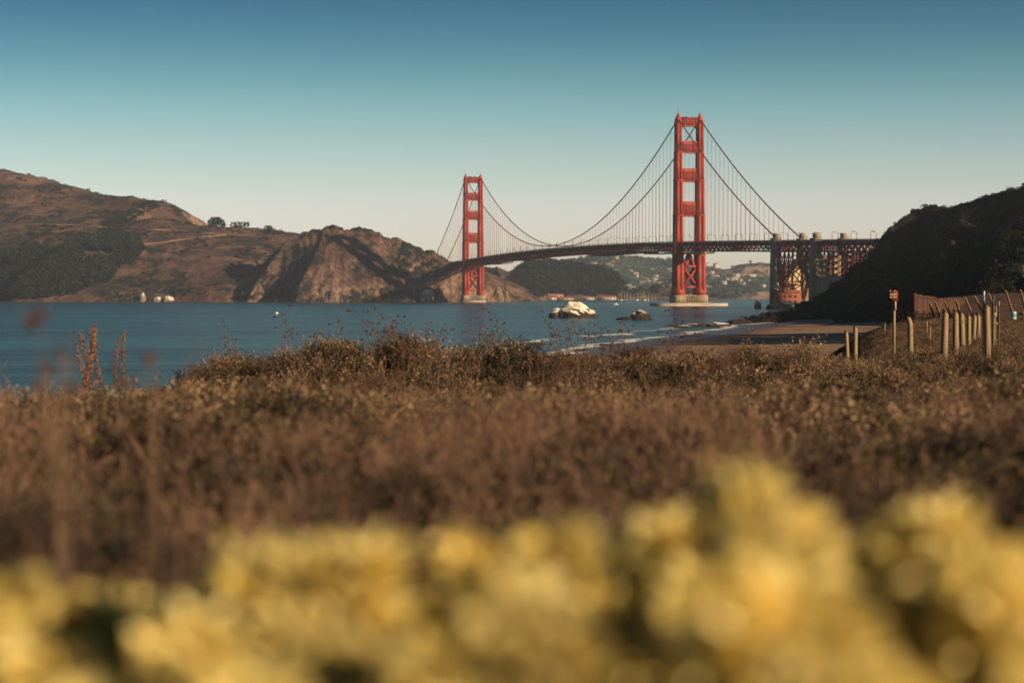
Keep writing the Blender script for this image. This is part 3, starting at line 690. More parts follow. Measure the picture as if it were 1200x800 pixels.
YEL = mat('yellow_petal', (.95, .70, .14), (1.32, 1.12, .48), use_rnd=True, lo=0, hi=1, rough=.7, transl=.3, inst=.25)
YLEAF = mat('yellow_green_leaf', (.03, .036, .012), (.22, .17, .045), use_rnd=True, lo=0, hi=1, rough=.7, transl=.3)

TWIG = mat('mauve_twig', (.075, .038, .030), (.50, .295, .195), use_rnd=True, lo=0, hi=1, rough=.9, inst=.45)
def twig_mesh(name, n=38, H=1.0, R_=.20, tm=None):
    mb = MB()
    for k in range(n):
        az = rng.random() * 6.283; h = H * rng.uniform(.5, 1.05); p = path((rng.normal(0, R_ * .5), rng.normal(0, R_ * .5), 0), az, .55 * rng.random(), h, 6, .15, .025); stem(mb, p, 0, np.linspace(.013, .005, 6), rng.random() * .8)
        for _ in range(4):
            j = rng.integers(2, 6); q = path(p[j], az + rng.normal(0, 1.2), .5, h * rng.uniform(.15, .35), 4, .1, .03); stem(mb, q, 0, .005, rng.random())
            m = 3; quads(mb, q[rng.integers(1, 4, m)], rvec(m) + np.array([0, 0, .9]), rvec(m), rng.uniform(.012, .03, m), .010, 1, rng.random(m))
    return mb.mesh(name, [tm or TWIG, TIP if tm is None else TIP_K])
LEAF_K = mat('shadow_brush_leaf', (.005, .007, .004), (.075, .058, .028), c3=(.018, .018, .009), use_rnd=True, lo=.05, hi=1, rough=.75, inst=.4)  # near-black leaves stand in for shadow pockets in the scrub
TIP_K = mat('shadow_brush_tip', (.05, .034, .018), (.20, .125, .065), use_rnd=True, lo=0, hi=1, rough=.85)
TWIG_K = mat('shadow_twig', (.022, .015, .013), (.14, .085, .062), use_rnd=True, lo=0, hi=1, rough=.9, inst=.3)  # darkened twigs: the shade between plants is put into their colour
TWIGS = [twig_mesh('twig_bush') for _ in range(4)]
SHADOW_TWIGS = [twig_mesh('shadow_twig_bush', 40, tm=TWIG_K) for _ in range(2)]
SCRUB = [scrub_mesh('scrub', [STEM, LEAF_D, TIP]) for _ in range(4)] + [scrub_mesh('scrub', [STEM, LEAF_G, TIP], 38, 24, 1.0, .35, .6) for _ in range(3)]
FORB = [forb_mesh('forb', [STEM, LEAF_D, SEED]) for _ in range(4)]
TUFT = [tuft_mesh('tuft', [STRAW, TIP]) for _ in range(5)]

DARKB = [scrub_mesh('shadow_brush', [TWIG_K, LEAF_K, TIP_K], 40, 26, 1.0, .34, .6, .062) for _ in range(3)]
def scatter(name, meshes, pts, rz, sc, m=None, tilt=.12):
    "one object of ground cover: points that carry instances of the given meshes"
    c = bpy.data.collections.new(name + '_source')
    for me in meshes: c.objects.link(bpy.data.objects.new(name + '_source', me))
    me = bpy.data.meshes.new(name); n = len(pts); me.vertices.add(n); me.vertices.foreach_set('co', np.asarray(pts, float).ravel())
    rot = np.stack([rng.normal(0, tilt, n), rng.normal(0, tilt, n), rz], 1)
    me.attributes.new('rot', 'FLOAT_VECTOR', 'POINT').data.foreach_set('vector', rot.astype(np.float32).ravel())
    sc = np.asarray(sc, float); sc = np.stack([sc] * 3, 1) if sc.ndim == 1 else sc
    me.attributes.new('sc', 'FLOAT_VECTOR', 'POINT').data.foreach_set('vector', sc.astype(np.float32).ravel())
    me.attributes.new('idx', 'INT', 'POINT').data.foreach_set('value', rng.integers(0, len(meshes), n).astype(np.int32))
    o = bpy.data.objects.new(name, me); COL.objects.link(o)
    g = bpy.data.node_groups.new(name, 'GeometryNodeTree'); g.interface.new_socket('Geometry', in_out='INPUT', socket_type='NodeSocketGeometry'); g.interface.new_socket('Geometry', in_out='OUTPUT', socket_type='NodeSocketGeometry')
    N = g.nodes; L = g.links; gi = N.new('NodeGroupInput'); go = N.new('NodeGroupOutput'); ip = N.new('GeometryNodeInstanceOnPoints'); ci = N.new('GeometryNodeCollectionInfo')
    ci.inputs['Collection'].default_value = c; ci.inputs['Separate Children'].default_value = True; ci.inputs['Reset Children'].default_value = True
    def att(nm, ty):
        a = N.new('GeometryNodeInputNamedAttribute'); a.data_type = ty; a.inputs['Name'].default_value = nm; return a.outputs['Attribute']
    ip.inputs['Pick Instance'].default_value = True
    er = N.new('FunctionNodeEulerToRotation'); L.new(att('rot', 'FLOAT_VECTOR'), er.inputs[0])
    L.new(gi.outputs[0], ip.inputs['Points']); L.new(ci.outputs[0], ip.inputs['Instance']); L.new(att('idx', 'INT'), ip.inputs['Instance Index']); L.new(er.outputs[0], ip.inputs['Rotation']); L.new(att('sc', 'FLOAT_VECTOR'), ip.inputs['Scale']); L.new(ip.outputs[0], go.inputs[0])
    md = o.modifiers.new('scatter', 'NODES'); md.node_group = g
    tag(o, kind='stuff'); return o

# ------------------------------------------------------------------ dune vegetation
def wedge(n, y0, y1, pxa, pxb, pad=1.0, pw=.5):
    y = y0 + (y1 - y0) * rng.random(n) ** pw; lo = (pxa - 600) / F * y - pad; hi = (pxb - 600) / F * y + pad; x = lo + (hi - lo) * rng.random(n)
    return x, y
def patchy(x, y, s, thr, soft=.25, seed=0.0):
    return rng.random(len(x)) < np.clip((fbm(x / s + seed, y / s + seed, 3) - thr) / soft + .5, 0, 1)
def on_dune(x, y, sink=.03): return np.stack([x, y, dune(x, y) - sink], 1)
def hmax(y): return np.interp(y, [2, 3.2, 5, 9, 16, 30, 45, 80], [.30, .38, .46, .54, .58, .52, .55, .55])
def clumps(n, y0, y1, pxa, pxb, per, rad, lo_=.62, hi_=1.18, pw=.5):
    "plants stand in clumps with open ground between them"
    cx, cy_ = wedge(n, y0, y1, pxa, pxb, 1.0, pw); m = rng.integers(per[0], per[1] + 1, n); k = np.repeat(np.arange(n), m); r = rad[0] + (rad[1] - rad[0]) * rng.random(n)
    a = rng.random(len(k)) * 6.283; q = np.sqrt(rng.random(len(k))); x = cx[k] + np.cos(a) * q * r[k] * 1.3; y = cy_[k] + np.sin(a) * q * r[k]
    hs_ = (rng.uniform(lo_, hi_, n)[k]) * (1.08 - .35 * q) * rng.uniform(.85, 1.1, len(k)); ok = y > y0 - .4; return x[ok], y[ok], hs_[ok]
def sow_clumps(name, meshes, *a):
    x, y, h = clumps(*a); return scatter(name, meshes, on_dune(x, y), rng.random(len(x)) * 6.28, hmax(y) * h)
sow_clumps('dry_grass', TUFT, 110, 3.2, 34, -40, 1240, (6, 15), (.2, .45), .5, 1.05)
sow_clumps('twiggy_scrub', TWIGS, 170, 3.6, 33, -40, 1240, (6, 14), (.2, .5), .55, 1.1)
sow_clumps('dry_scrub', SCRUB[:4], 150, 8, 36, -40, 1240, (3, 8), (.25, .55), .85, 1.2)
sow_clumps('dark_shrubs', SCRUB[4:], 140, 6, 36, -40, 1240, (4, 9), (.25, .6), .8, 1.2)
sow_clumps('shadow_brush', DARKB, 400, 3.4, 36, -40, 1240, (4, 10), (.2, .55), .65, 1.08)  # dark clumps that paint shadow pockets across the field
sow_clumps('dry_weeds', FORB, 70, 8, 38, -40, 1240, (2, 5), (.3, .8))
sow_clumps('shadow_brush', DARKB, 110, 3.0, 10, -60, 1260, (4, 9), (.12, .32), .6, 1.05)
sow_clumps('dry_grass', TUFT, 45, 3.0, 10, -60, 1260, (4, 9), (.10, .26), .7, 1.15)
sow_clumps('twiggy_scrub', TWIGS, 34, 3.4, 10, -60, 1260, (4, 8), (.10, .26), .7, 1.15)
x, y = wedge(2300, 2.9, 46, -60, 1260, 1.0, .6)
scatter('short_grass', SHADOW_TWIGS + TUFT[:1], on_dune(x, y), rng.random(len(x)) * 6.28, rng.uniform(.12, .30, len(x)))
x, y = wedge(420, 2.5, 5.5, -60, 1260, .6, .8)
scatter('dry_grass', TUFT[:2] + SHADOW_TWIGS, on_dune(x, y), rng.random(len(x)) * 6.28, hmax(y) * rng.uniform(.5, 1.0, len(x)))
# the dune goes on to both sides of the view
x = rng.uniform(-34, 34, 9000); y = rng.uniform(-8, 48, 9000); k = (np.abs(x) > .262 * np.clip(y, 0, 99) + 1.7) & (rng.random(9000) < np.clip(1.25 - np.hypot(x, y - 20) / 42, .2, 1)); x, y = x[k], y[k]
scatter('dune_scrub', SCRUB[:3] + TWIGS[:2] + DARKB, on_dune(x, y), rng.random(len(x)) * 6.28, rng.uniform(.32, .62, len(x)))
# the terrace to the right, out to the car park, and the slope that falls to the beach
x, y = wedge(15000, 44, 178, 820, 1290, 1.0, .62); k = (x > 7.5 + 25 * (y - 45) / 135 - 15) & ~((y > 150) & (x > 36)); x, y = x[k], y[k]
scatter('terrace_scrub', SCRUB + TWIGS[:2] + DARKB, on_dune(x, y), rng.random(len(x)) * 6.28, rng.uniform(.25, .62, len(x)))
x, y = wedge(5000, 44, 110, -60, 900, 2.0, .8); k = dune(x, y) > beach(x, y); x, y = x[k], y[k]
scatter('slope_scrub', SCRUB, on_dune(x, y), rng.random(len(x)) * 6.28, rng.uniform(.5, .8, len(x)))

# shrubs along the crest of the dune
for i in range(120):
    px = rng.uniform(-20, 960) if i < 80 else rng.uniform(260, 640); D = rng.uniform(34, 43); X = (px - 600) / F * D
    LOWS = hgt = float(np.interp(px, [-20, 90, 200, 260, 300, 500, 620, 700, 780, 900, 960], [.42, .42, .48, .56, .60, .68, .64, .58, .64, .74, .62])) + .10 * math.sin(px / 19.0 + 1)
    me = (SCRUB + DARKB)[rng.integers(0, 10)]; o = place('coastal_shrub', me, (X, D, G(X, D) - .04), rng.random() * 6.28, (hgt * rng.uniform(.9, 1.3), hgt * rng.uniform(.9, 1.3), hgt * rng.uniform(.75, 1.05)))
    tag(o, 'dry brown and olive leafy shrub in the row along the dune crest', 'shrub', 'shrubs along the dune crest')
# tall seed stalks that stand out against the water
TALL = [forb_mesh('seed_stalk', [STEM, LEAF_D, SEED], 3, 1.0, .24, .016, 5) for _ in range(4)]
for i in range(52):
    px = rng.choice([rng.uniform(470, 620), rng.uniform(620, 700), rng.uniform(250, 480), rng.uniform(640, 840)]); D = rng.uniform(30, 42); X = (px - 600) / F * D
    o = place('seed_stalk', TALL[rng.integers(0, 4)], (X, D, G(X, D) - .03), rng.random() * 6.28, rng.uniform(.9, 1.25)); tag(o, 'thin dry stalk with russet seed heads standing above the crest shrubs', 'dry plant', 'tall seed stalks on the dune crest')
o = place('seed_stalk', TALL[1], (2.55, 31, G(2.55, 31)), .5, 1.42); tag(o, 'tallest russet seed stalk, standing before the surf below the south tower', 'dry plant', 'tall seed stalks on the dune crest')
# dock spikes on the left
def dock_mesh():
    mb = MB(); p = path((0, 0, 0), rng.random() * 6.28, .10, 1.0, 7, .08, .008); stem(mb, p, 0, np.linspace(.014, .006, 7))
    n = 330; t = rng.uniform(2.6, 5.999, n); i = t.astype(int); f = (t - i)[:, None]; c = p[i] * (1 - f) + p[i + 1] * f; th = rng.random(n) * 6.28; r = .016 * np.clip(6.3 - t, .3, 2) ** .5
    c = c + np.stack([np.cos(th) * r, np.sin(th) * r, rng.normal(0, .01, n)], 1) * rng.random((n, 1)); quads(mb, c, rvec(n) + np.array([0, 0, .9]), rvec(n), .024, .013, 1, rng.random(n))
    m = 10; quads(mb, p[rng.integers(0, 3, m)], rvec(m) + np.array([0, 0, .4]), rvec(m), .14, .03, 2, rng.random(m)); return mb.mesh('dock_spike', [STEM, mat('dock_seed', (.16, .075, .045), (.36, .20, .12), use_rnd=True, lo=0, hi=1, rough=.9), LEAF_D])
DOCK = [dock_mesh() for _ in range(3)]
words = ['leftmost', 'second', 'third', 'fourth', 'fifth', 'sixth', 'seventh', 'rightmost']
for i, (px, yt, lean) in enumerate(((89, 384, -.02), (96, 400, .05), (103, 381, .06), (112, 400, .03), (119, 390, .06), (126, 384, .03), (136, 394, .10), (154, 387, .13))):
    D = 29 + i * .6; X = (px - 600) / F * D; zt = EYE + (HOR - yt) / F * D; z0 = G(X, D) - .04
    o = place('dock_spike', DOCK[i % 3], (X - lean * .9, D, z0), i * 1.3, zt - z0 + .02); o.rotation_euler.y = lean; tag(o, f'{words[i]} of the tall rusty dock spikes standing before the bay', 'dry plant', 'rusty dock spikes')
# seed heads close to the lens
for (px, yt, D, lab) in ((43, 364, 4.2, 'dark seed head blurred near the lens, highest above the water'), (82, 408, 4.4, 'blurred mauve seed plant left of the rusty dock spikes'), (182, 412, 4.4, 'blurred rounded seed plant right of the rusty dock spikes'), (858, 400, 6.5, 'blurred russet plant rising before the shaded beach')):
    X = (px - 600) / F * D; zt = EYE + (HOR - yt) / F * D; z0 = G(X, D); H = zt - z0
    mb = MB(); tall = yt < 370; nst = 2 if tall else 7
    for k in range(nst):
        p = path((rng.normal(0, .02), rng.normal(0, .02), 0), rng.random() * 6.28, .012 if tall else .05, H * (1 - .10 * k / nst if not tall else 1 - .022 * k), 6, .02, .003); stem(mb, p, 0, .0012 if tall else .004)
        for j in ((5,) if tall else (5, 5)): blob_faces(mb, p[j] + rng.normal(0, .012, 3), .014 if tall else .009, 2, 22 if tall else 12)
    o = mb.build('seed_plant', [STEM, LEAF_D, SEED], None, (X, D, z0), 0); tag(o, lab, 'dry plant')

# yellow flowering shrubs at the photographer's feet
def yellow_shrub(heads, H, R_):
    root_v = MB(); fl = MB(); st = MB()
    for k in range(heads):
        a = rng.random() * 6.283; r = R_ * rng.random() ** .8; hx, hy = r * math.cos(a), r * math.sin(a); hz = H * (1 - .45 * (r / R_) ** 2) * rng.uniform(.84, 1.02)
        top = np.array((hx, hy, hz)); p = np.array([(hx * .3, hy * .3, 0), (hx * .6, hy * .6, hz * .45), (hx * .95, hy * .95, hz * .85), top]); stem(st, p, 0, .007)
        n = 64; v = rvec(n); v[:, 2] = np.abs(v[:, 2]) * .45 - .08; quads(fl, top + v * .010, v, rvec(n), rng.uniform(.028, .052, n), .019, 0, rng.random(n))
        n = 20; quads(root_v, p[rng.integers(1, 3, n)] + rng.normal(0, .03, (n, 3)), rvec(n) + np.array([0, 0, .5]), rvec(n), rng.uniform(.03, .055, n), .016, 0, rng.random(n))
    n = int(heads * 26); a = rng.random(n) * 6.283; r = R_ * np.sqrt(rng.random(n)); c = np.stack([r * np.cos(a), r * np.sin(a), H * rng.random(n) * (.8 - .35 * (r / R_) ** 2)], 1); quads(root_v, c, rvec(n) + np.array([0, 0, .5]), rvec(n), rng.uniform(.03, .06, n), .018, 0, rng.random(n) * .5)
    return st.mesh('stems', STEM), root_v.mesh('foliage', YLEAF), fl.mesh('flowers', YEL)
YS = [yellow_shrub(13, .5, .125), yellow_shrub(11, .5, .115), yellow_shrub(16, .5, .14)]
edge = lambda px: float(np.interp(px, [-60, 0, 60, 130, 190, 300, 420, 470, 520, 620, 690, 760, 820, 880, 960, 1010, 1060, 1130, 1260], [655, 650, 642, 690, 690, 640, 630, 682, 600, 585, 625, 602, 578, 553, 572, 600, 588, 600, 600]))
COMMON = 'blurred yellow flowering shrub, one of many in the foreground bank'
def put_shrub(px, yt, D, vi, w, lab):
    X = (px - 600) / F * D; zt = EYE + (HOR - yt) / F * D; z0 = G(X, D) - .02; H = zt - z0 - .020
    if H < .12: return
    r = empty('yellow_shrub', (X, D, z0), rng.random() * 6.28); r.scale = (w, w, H / .5); tag(r, lab, 'flowering shrub', 'yellow flowering shrubs in the foreground')
    for nm, me in zip(('stems', 'foliage', 'flowers'), YS[vi]): place(nm, me, parent=r)
for row, (off, D0, step, w0, skip) in enumerate(((0, 2.25, 60, .62, .08), (50, 1.98, 66, .60, .08), (104, 1.68, 78, .58, .10), (160, 1.45, 96, .56, .12))):
    px = -50 + row * 23
    while px < 1250:
        q = px + rng.uniform(-14, 14); yt = edge(q) + off + rng.uniform(-6, 12); lab = COMMON
        if row == 0 and abs(px - 880) < 32: lab = 'tallest yellow shrub, its crown highest under the brown scrub right of the middle'; q = 880; yt = 553
        pocket = pn(np.array([q / 120.0 + 3.3]), np.array([yt / 75.0 + row * 1.7]))[0]
        if (rng.random() > skip and (row == 0 or pocket > -.16)) or lab != COMMON: put_shrub(q, yt, D0 * rng.uniform(.93, 1.07), int(rng.integers(0, 3)), w0 * 1.6 * rng.uniform(.8, 1.15), lab)
        px += step
# ------------------------------------------------------------------ trees
BARK = mat('bark', (.05, .035, .025), (.09, .065, .045), 3, .95)
def tree_leaf(name, a, b): return mat(name, a, b, use_rnd=True, lo=0, hi=1, rough=.9, inst=.3, spec=.1)
NEEDLE = tree_leaf('dark_needles', (.008, .014, .010), (.030, .042, .022)); WOODL = tree_leaf('wood_leaves', (.012, .020, .015), (.040, .048, .030)); HAZED_LEAF = tree_leaf('hazed_wood_leaves', (.06, .105, .10), (.14, .18, .15))  # far leaves are lighter and bluer: distance haze put into their colour
SCRUBL = tree_leaf('bluff_scrub_leaves', (.008, .009, .006), (.040, .034, .022))
def crown_mb(n, lumps, leaf, flat=.7):
    "lumps: (x, y, z, r)"
    mb = MB(); V = np.array(lumps); w = V[:, 3] ** 2; k = rng.choice(len(V), n, p=w / w.sum()); v = rvec(n); c = V[k, :3] + v * V[k, 3:4] * rng.uniform(.55, 1.08, (n, 1)) * np.array([1, 1, flat])
    d = v + rvec(n) * .9; quads(mb, c, d, rvec(n), leaf * rng.uniform(.6, 1.4, n), leaf * .8, 0, np.clip(rng.normal(.5, .22, n), 0, 1)); return mb
def small_tree(n=110, leaf=.28, tall=1.0, trunk=True):
    l = [(rng.normal(0, .17), rng.normal(0, .17), rng.uniform(.42, .82) * tall, rng.uniform(.18, .30)) for _ in range(6)]
    mb = crown_mb(n, l, leaf, .9); mb.bar((0, 0, -.1), (0, 0, .5 * tall), .07, .07, 1, .04); return mb
WT = [small_tree(130, .24, t).mesh('woodland_tree', [WOODL, BARK]) for t in (1, 1, 1.15, .9)]
FT_ = [small_tree(90, .26, t).mesh('far_tree', [HAZED_LEAF, BARK]) for t in (1, 1.1, .9)]
BS = [crown_mb(90, [(rng.normal(0, .3), rng.normal(0, .3), .25, .35) for _ in range(4)], .26, .8).mesh('bluff_shrub', SCRUBL) for _ in range(3)]
def inside(px, y, poly):
    r = np.zeros(px.shape, bool); q = np.array(poly, float)
    for a, b in zip(q, np.roll(q, -1, 0)):
        c = ((a[1] > y) != (b[1] > y)) & (px < (b[0] - a[0]) * (y - a[1]) / (b[1] - a[1] + 1e-9) + a[0]); r ^= c
    return r
def sow(fn, n, px0, px1, D0, D1, poly=None, zmin=2.0, noise=None):
    D = rng.uniform(D0, D1, n); px = rng.uniform(px0, px1, n); X = (px - 600) / F * D; Z = fn(X, D); y = HOR - (Z - EYE) / D * F; k = Z > zmin
    if poly is not None: k &= inside(px, y, poly)
    if noise: k &= patchy(X, D, *noise)
    return np.stack([X[k], D[k], Z[k] - .5], 1)
p1 = sow(marin, 9000, -40, 190, 3950, 5000, [(-40, 305), (0, 300), (20, 296), (45, 289), (65, 300), (92, 289), (110, 284), (140, 282), (164, 284), (165, 300), (150, 312), (136, 318), (130, 330), (110, 336), (95, 345), (60, 351), (-40, 351)], 3, (90, -.18, .25))
scatter('hillside_woods', WT, p1, rng.random(len(p1)) * 6.28, rng.uniform(11, 21, len(p1)), tilt=.03)
p2 = np.concatenate([sow(marin, 6500, -300, 400, 3900, 5200, None, 6, (70, .13, .12)), sow(marin, 9000, 60, 200, 4200, 4950, [(112, 274), (124, 260), (176, 236), (190, 240), (152, 260), (134, 273)], 6), sow(marin, 4000, 20, 180, 4200, 4950, [(20, 275), (60, 265), (130, 268), (165, 275), (130, 283), (60, 285)], 6, (60, .0, .2)), sow(marin, 900, 255, 350, 3850, 4100, [(282, 340), (345, 338), (352, 353), (272, 353)], 2)])
scatter('hillside_scrub', BS, p2, rng.random(len(p2)) * 6.28, rng.uniform(3, 8, len(p2)), tilt=.05)
p3 = sow(baker, 6000, 575, 760, 4900, 5600, [(578, 336), (600, 327), (612, 316), (625, 306), (640, 303), (670, 306), (700, 311), (716, 318), (728, 335), (728, 345), (700, 346), (640, 347), (590, 349), (578, 349)], 7)
scatter('wooded_hill', WT, p3, rng.random(len(p3)) * 6.28, rng.uniform(13, 23, len(p3)), tilt=.03)
p4 = np.concatenate([sow(baker, 1200, 690, 840, 5100, 5600, None, 7, (60, .02, .2)), sow(baker, 1500, 560, 640, 4600, 4980, [(575, 340), (612, 318), (640, 330), (640, 352), (585, 352)], 7, (80, -.30, .2))])
scatter('shore_woods', WT, p4, rng.random(len(p4)) * 6.28, rng.uniform(6, 13, len(p4)), tilt=.03)
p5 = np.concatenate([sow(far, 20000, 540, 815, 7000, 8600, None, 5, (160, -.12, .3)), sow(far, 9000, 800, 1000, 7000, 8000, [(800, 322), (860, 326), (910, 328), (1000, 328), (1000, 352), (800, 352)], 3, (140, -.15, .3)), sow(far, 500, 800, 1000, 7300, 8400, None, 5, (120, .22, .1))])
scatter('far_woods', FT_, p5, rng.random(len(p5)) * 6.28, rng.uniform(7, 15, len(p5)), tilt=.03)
p6 = sow(bluff, 30000, 840, 1330, 420, 1420, None, .7, (30, -.1, .35))
scatter('bluff_scrub', BS, p6, rng.random(len(p6)) * 6.28, rng.uniform(1.0, 3.4, len(p6)), tilt=.1)

p7 = sow(bluff, 2600, 840, 1330, 500, 1420, None, 6.0, (40, .05, .2))
scatter('bluff_thicket', BS + WT[:1], p7, rng.random(len(p7)) * 6.28, rng.uniform(1.5, 3.8, len(p7)), tilt=.1)
def ridge_tree(px, wpx, hpx, D, label, lumps):
    x, y_, z = P(px, 0, D); g = float(marin(np.array([x]), np.array([D]))[0]); s = D / F
    r = empty('ridge_tree', (x, D, g)); tag(r, label, 'tree')
    W, H = wpx * s, hpx * s
    crown_mb(900, [(a * W, random.uniform(-.15, .15) * W, b * H, c * H) for a, b, c in lumps], H * .16, .9).build('crown', NEEDLE, r)
    t = MB()
    for a, b, c in lumps[:3]: t.tube([(a * W * .6, 0, -2), (a * W, 0, b * H)], [.9, .4], 7)
    t.build('trunk', BARK, r)
ridge_tree(254, 17, 11, 4560, 'big dark round tree clump on the hill ridge, largest on the skyline', [(-.22, .55, .45), (.05, .62, .45), (.28, .42, .38), (-.38, .4, .3), (.42, .25, .25)])
ridge_tree(281, 21, 7, 4540, 'long low dark tree clump, middle of three on the skyline', [(-.35, .5, .5), (-.1, .55, .5), (.15, .55, .5), (.38, .5, .45), (.44, .8, .25)])
ridge_tree(318, 14, 7, 4500, 'small dark tree with a sloping side, rightmost of three on the ridge', [(-.3, .6, .5), (-.1, .6, .45), (.2, .3, .3), (.42, .15, .2)])
ridge_tree(221, 5, 4, 4650, 'tiny dark bush on the hill slope left of the three ridge trees', [(-.2, .4, .5), (.25, .3, .4)])

def cypress(H, n=2600):
    lumps = []
    for k in range(13):
        a = random.random() * 6.28; t = random.uniform(.3, .95); r = H * .34 * (1.1 - t * .7); lumps.append((math.cos(a) * r, math.sin(a) * r, H * t, H * random.uniform(.10, .17)))
    lumps.append((0, 0, H * .92, H * .13)); c = crown_mb(n, lumps, H * .045, .45).mesh('crown', NEEDLE)
    t = MB(); t.tube([(0, 0, -1), (.03 * H, 0, H * .35), (0, .02 * H, H * .9)], [H * .035, H * .026, H * .008], 9)
    for x, y, z, r in lumps: t.tube([(0, 0, z * .72), (x, y, z)], [H * .012, H * .004], 6)
    return t.mesh('trunk', BARK), c
CY = [cypress(17), cypress(15), cypress(18)]
def put_cypress(x, y, z, i, s, label):
    r = empty('cypress_tree', (x, y, z - .5), i * 1.7); r.scale = (s, s, s); tag(r, label, 'tree', 'cypress trees on the bluff')
    place('trunk', CY[i % 3][0], parent=r); place('crown', CY[i % 3][1], parent=r)
for i, (px, D, s) in enumerate(((1196, 760, 1.3), (1178, 820, 1.1), (1188, 690, .9), (1206, 640, 1.0))):
    x = (px - 600) / F * D; put_cypress(x, D, float(bluff(np.array([x]), np.array([D]))[0]), i, s, ['dark green cypress near the right edge, highest on the bluff', 'dark cypress on the bluff left of the highest one', 'dark cypress low on the bluff above the sand bank', 'dark cypress on the bluff cut by the right edge'][i])
# unseen cypresses added beyond the right edge to cast a shadow band on the beach
for i in range(13):
    y = 462 + i * 10.5 + random.uniform(-3, 3); x = .2495 * y + 16 + 5 * (i % 2) + random.uniform(-2, 2); z = max(float(bluff(np.array([x]), np.array([y]))[0]), B(x, y)); put_cypress(x, y, z, i, 1.95, 'unseen tall cypress added beyond the right edge to shade the beach')

# ------------------------------------------------------------------ hill roads
DIRT = mat('dirt_road', (.27, .165, .105), (.18, .11, .07), .05, .95)
def hill_road(pts, fn, w, D0, D1, name):
    Q = []
    for a, b in zip(pts[:-1], pts[1:]):
        for t in np.linspace(0, 1, 14, endpoint=False):
            h = hit(fn, a[0] + (b[0] - a[0]) * t, a[1] + (b[1] - a[1]) * t, D0, D1)
            if h: Q.append(h)
    Q = np.array(Q); k = np.ones(5) / 5; Q = np.stack([np.convolve(np.pad(Q[:, i], 2, 'edge'), k, 'valid') for i in range(3)], 1); n = len(Q)
    v = np.concatenate([Q + np.array([0, -w * .5, -1.0]), Q + np.array([0, -w * .55, 1.6]), Q + np.array([0, w * .5, 2.0])]); f = [(r * n + i, r * n + i + 1, (r + 1) * n + i + 1, (r + 1) * n + i) for r in (0, 1) for i in range(n - 1)]
    b = MB(); b.add(v, f); tag(b.build(name, DIRT), kind='structure')
hill_road([(-40, 262), (30, 263), (90, 264), (125, 267), (150, 269), (200, 270), (240, 273), (268, 276)], marin, 6, 3900, 5400, 'road')
hill_road([(168, 287), (195, 284), (220, 280), (250, 277), (268, 276)], marin, 6, 3900, 5200, 'road')

# ------------------------------------------------------------------ rocks
import bmesh
def ico(sub):
    bm = bmesh.new(); bmesh.ops.create_icosphere(bm, subdivisions=sub, radius=1); v = np.array([q.co[:] for q in bm.verts]); f = np.array([[w.index for w in p.verts] for p in bm.faces]); bm.free(); return v, f
ICO = ico(5)
def rock_mat(name, c, guano, amt):
    m = mat(name, c, tuple(k * .5 for k in c), .25, .95, bump=.5, bscale=.6); nt = m.node_tree; N = nt.nodes; L = nt.links; b = N['Principled BSDF']; src = b.inputs['Base Color'].links[0].from_socket
    geo = N.new('ShaderNodeNewGeometry'); sx = N.new('ShaderNodeSeparateXYZ'); L.new(geo.outputs['Normal'], sx.inputs[0]); tc = N.new('ShaderNodeTexCoord'); nz = N.new('ShaderNodeTexNoise'); nz.inputs['Scale'].default_value = .35; nz.inputs['Detail'].default_value = 6; L.new(tc.outputs['Object'], nz.inputs[0])
    sp = N.new('ShaderNodeSeparateXYZ'); L.new(geo.outputs['Position'], sp.inputs[0]); hz = N.new('ShaderNodeMapRange'); hz.inputs[1].default_value = .8; hz.inputs[2].default_value = 3.5; hz.inputs[3].default_value = -.6; hz.inputs[4].default_value = .15; L.new(sp.outputs[2], hz.inputs[0])
    a1 = N.new('ShaderNodeMath'); a1.operation = 'ADD'; L.new(sx.outputs[2], a1.inputs[0]); L.new(nz.outputs[0], a1.inputs[1]); a2 = N.new('ShaderNodeMath'); a2.operation = 'ADD'; L.new(a1.outputs[0], a2.inputs[0]); L.new(hz.outputs[0], a2.inputs[1])
    r = N.new('ShaderNodeMapRange'); r.inputs[1].default_value = 1.0 - amt; r.inputs[2].default_value = 1.25 - amt; L.new(a2.outputs[0], r.inputs[0]); mx = N.new('ShaderNodeMix'); mx.data_type = 'RGBA'; L.new(r.outputs[0], mx.inputs[0]); L.new(src, mx.inputs[6]); mx.inputs[7].default_value = (*guano, 1); L.new(mx.outputs[2], b.inputs['Base Color']); return m
GUANO = rock_mat('guano_rock', (.07, .05, .038), (.70, .62, .48), .20); DARKR = rock_mat('dark_rock', (.055, .04, .032), (.55, .48, .38), -.22); WHITER = rock_mat('white_rock', (.30, .24, .17), (.60, .53, .42), .08); SCAR = rock_mat('cliff_rock', (.26, .17, .105), (.3, .2, .13), 0)
def rock(name, loc, lumps, m, label, seed, amp=.12, cat='rock', group=None):
    b = MB()
    for i, (x, y, z, rx, ry, rz_) in enumerate(lumps):
        v = ICO[0]; s1 = seed * 3.7 + i * 9.1; n = ridged(v[:, 0] * 1.1 + s1 + v[:, 2] * .7, v[:, 1] * 1.1 - s1 + v[:, 2] * .9, 4) * amp + fbm(v[:, 0] * 4 + s1, v[:, 2] * 4 + v[:, 1] * 3, 3) * amp * .5
        b.add(v * (1 + n[:, None] - amp * .4) * np.array([rx, ry, rz_]) + np.array([x, y, z]), ICO[1], 0, .5)
    o = b.build(name, m, None, loc, smooth=True); tag(o, label, cat, group); return o
